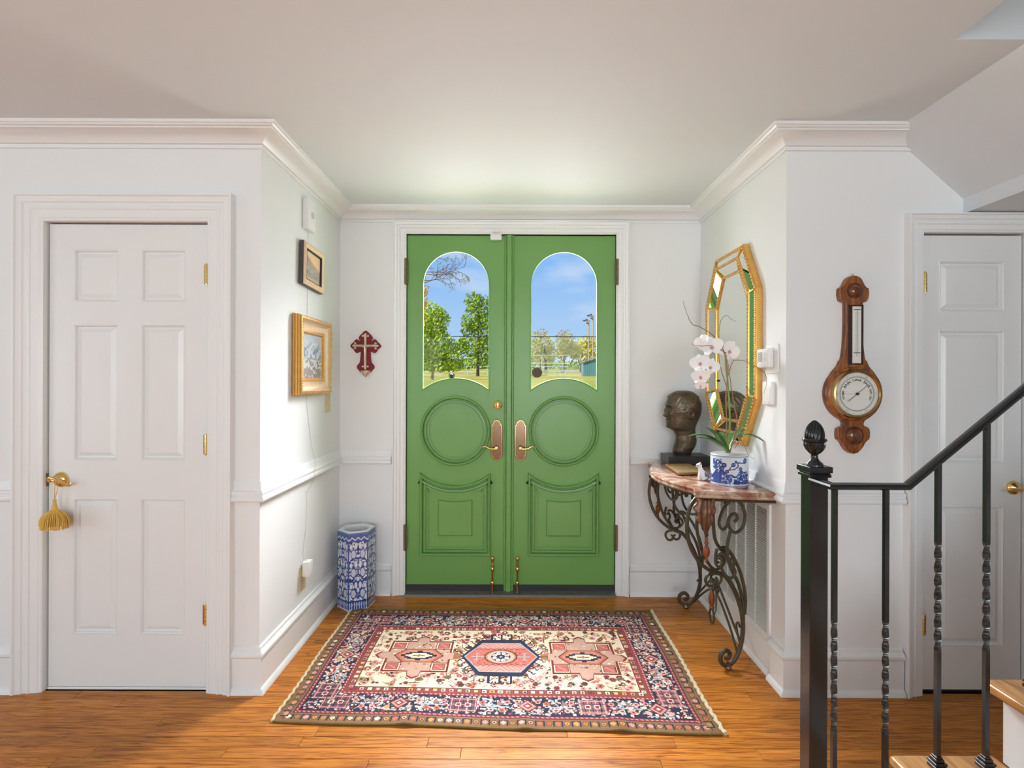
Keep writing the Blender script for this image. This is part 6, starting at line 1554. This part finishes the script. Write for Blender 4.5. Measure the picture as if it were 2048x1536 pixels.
tree('twin_stem_tree', 'spreading olive tree with dark forked stems beyond the field', 130, 1125, [(1128, 685, 18, 18), (1140, 700, 20, 16), (1125, 706, 14, 14), (1150, 700, 14, 18)], 1200, 2.4, G3, 65, (1128, 690), .45, [((1126, 725), (1112, 700)), ((1140, 728), (1155, 705)), ((1126, 720), (1136, 690))], group='far trees beyond the ball field')
tree('yellow_willow', 'yellow-green willow behind the light poles', 140, 1160, [(1168, 690, 24, 20), (1185, 695, 20, 24), (1150, 700, 14, 18), (1172, 712, 28, 14)], 1500, 2.4, G4, 66, (1166, 690), .45, [((1160, 730), (1180, 700)), ((1160, 730), (1148, 702))], group='far trees beyond the ball field')
for i, (px, py, rx, ry, m_, lab) in enumerate([(1080, 668, 18, 12, G5, 'bronze budding treetop above the left of right pane'), (1128, 670, 18, 12, G5, 'bronze budding treetop between the olive trees')]):
    tree('budding_tree', lab, 142 + i, px, [(px, py, rx, ry), (px + 8, py + 12, rx, ry)], 330, 1.9, m_, 70 + i, (px, py), .3, group='budding trees at the horizon')
tag(foliage([(wq(px, 730, 165), (6.5, 4, 1.6)) for px in range(840, 1215, 26)], 2600, .45, 77).build('hedgerow', G2), 'low dark green hedgerow along the far field edge', 'hedge', None, 'stuff')
# overhanging branches
def branch():
    d = 14; o = thing('overhanging_branch', 'budding branches of a near tree reaching into left pane', 'branch', wq(800, 560, d))
    R = random.Random(8); br = mat('twig_bark', (0.09, 0.06, 0.045), .9); bud = leaf_mat('bud_leaf', (0.30, 0.24, 0.13))
    def grow(p, ang, L, r, depth, wood, buds):
        if depth < 0 or L < 3: return
        pts = [p]; a = ang
        for i in range(5):
            a += R.uniform(-.22, .22); p = (p[0] + L / 5 * math.cos(a), p[1] - L / 5 * math.sin(a), p[2] + R.uniform(-.05, .05)); pts.append(p)
            if depth and i >= 1: grow(p, a + R.choice([-1, 1]) * R.uniform(.5, 1.0), L * R.uniform(.28, .45), r * .6, depth - 1, wood, buds)
            if depth == 0: buds.append(p)
        buds.append(p)
        wood.tube([wq(*q) for q in pts], [r * (1 - .12 * i) * d / F for i in range(len(pts))], 5)
    wood = MB(); buds = []
    MB().tube([wq(740, 650, d), wq(790, 580, d), wq(836, 545, d)], [.04, .03, .02], 6).build('bough', br, o)
    for (p, a, L) in (((836, 548, d), .35, 62), ((836, 548, d), .1, 80), ((830, 569, d), .05, 105), ((832, 530, d), .5, 50), ((838, 560, d), .02, 60)):
        grow(p, a, L, 1.0, 2, wood, buds)
    tag(wood.build('twigs', br, o), kind='stuff')
    mb = MB()
    for p in buds:
        for _ in range(2):
            c = Vector(wq(p[0] + R.uniform(-2, 2), p[1] + R.uniform(-2, 2), p[2])); s = R.uniform(.011, .022); a = Vector((R.gauss(0, 1), R.gauss(0, 1), R.gauss(0, 1))).normalized(); b = a.orthogonal().normalized(); q = a.cross(b)
            mb.add([tuple(c + b * s), tuple(c + q * s * .7), tuple(c - b * s), tuple(c - q * s * .7)], [(0, 1, 2, 3)])
    tag(mb.build('buds', bud, o), kind='stuff')
branch()
# fences
fm = mat('galvanised', (0.52, 0.55, 0.53), .5, .3); ym = mat('yellow_rail', (0.75, 0.62, 0.12), .5)
def fence(name, label, d, x0, x1, zb_py, zt_py, step, rails, r, cap_m=None):
    o = thing(name, label, 'fence', (0, d, gnd(d)))
    zb, zt = Z(zb_py, d), Z(zt_py, d); x = x0
    while x <= x1:
        MB().tube([(x, d, gnd(d) - .1), (x, d, zt)], r, 6).build('post', fm, o); x += step
    for py, mm in rails:
        MB().tube([(x0, d, Z(py, d)), (x1, d, Z(py, d))], r, 6).build('rail', mm, o)
    return o
fence('field_fence', 'low pale rail fence along near edge of the ball field', 100, -24, 12.9, 752, 740, 3.8, [(740.5, fm), (743.5, fm), (751, fm)], .085)
fence('backstop_fence', 'tall chain-link backstop fence with yellow top rail behind', 112, -26, 12, 740, 710, 4.6, [(710.5, fm), (726.5, ym), (733, fm)], .075)
# bench like rail near the field
# light poles
for px, top, d, lab in ((1177, 640, 120, 'shorter wooden floodlight pole at right of right pane'), (1185.5, 630, 116, 'taller wooden floodlight pole beside the teal dugout')):
    o = thing('floodlight_pole', lab, 'light pole', (X(px, d), d, gnd(d)), 'floodlight poles')
    a = wq(px, top, d); MB().tube([(a[0], d, gnd(d) - .2), a], [.20, .14], 8).build('pole', mat('pole_wood', (0.42, 0.32, 0.22), .9), o)
    MB().tube([(a[0] - 1.1, d, a[2] - .2), (a[0] + .3, d, a[2] - .2)], .07, 6).build('crossarm', mat('pole_dark', (0.05, 0.05, 0.05), .7), o)
    for q, zz in ((-1.1, -.1), (-.5, .1), (-.3, -.7)):
        MB().lathe([(.0, .25), (.18, .2), (.34, -.05), (.34, -.12), (0, -.12)], lambda u, v, h, q=q, zz=zz: (a[0] + q + u, d + v, a[2] + zz + h), 10).build('floodlight', MATS['pole_dark'], o, smooth=True)
# dugout
d = 99; o = thing('dugout_shed', 'small teal-walled dugout at right edge of right pane', 'shed', (X(1181, d), d, gnd(d)))
x0, x1 = X(1166, d), X(1200, d)
for k in range(8):
    a = x0 + (x1 - x0) * k / 8; b = x0 + (x1 - x0) * (k + 1) / 8; h = Z(724 - 1.3 * k, d)
    MB().box(a + .015, b - .015, d, d + .08, gnd(d), h).build('wall_sheet', mat('teal_sheet', (0.10, 0.24, 0.24), .6, var=.15, scale=1.0), o)
MB().prism([(x0 - .2, Z(724.5, d)), (x1 + .2, Z(713, d)), (x1 + .2, Z(711.5, d)), (x0 - .2, Z(723, d))], -d - 3, -d + .3, lambda u, v, h: (u, -h, v)).build('roof', mat('shed_roof', (0.25, 0.30, 0.30), .6), o)
MB().box(x0, x1, d + .1, d + 2.6, gnd(d), Z(724, d)).build('shed_body', MATS['teal_sheet'], o)
# overhead cable
cab = MB().tube([(-30, 60, Z(673, 60)), (-10, 60, Z(673.5, 60)), (10, 60, Z(673, 60)), (30, 60, Z(672, 60))], .045, 5).build('overhead_cable', M_BLACK)
tag(cab, 'dark overhead cable crossing both door panes', 'cable')
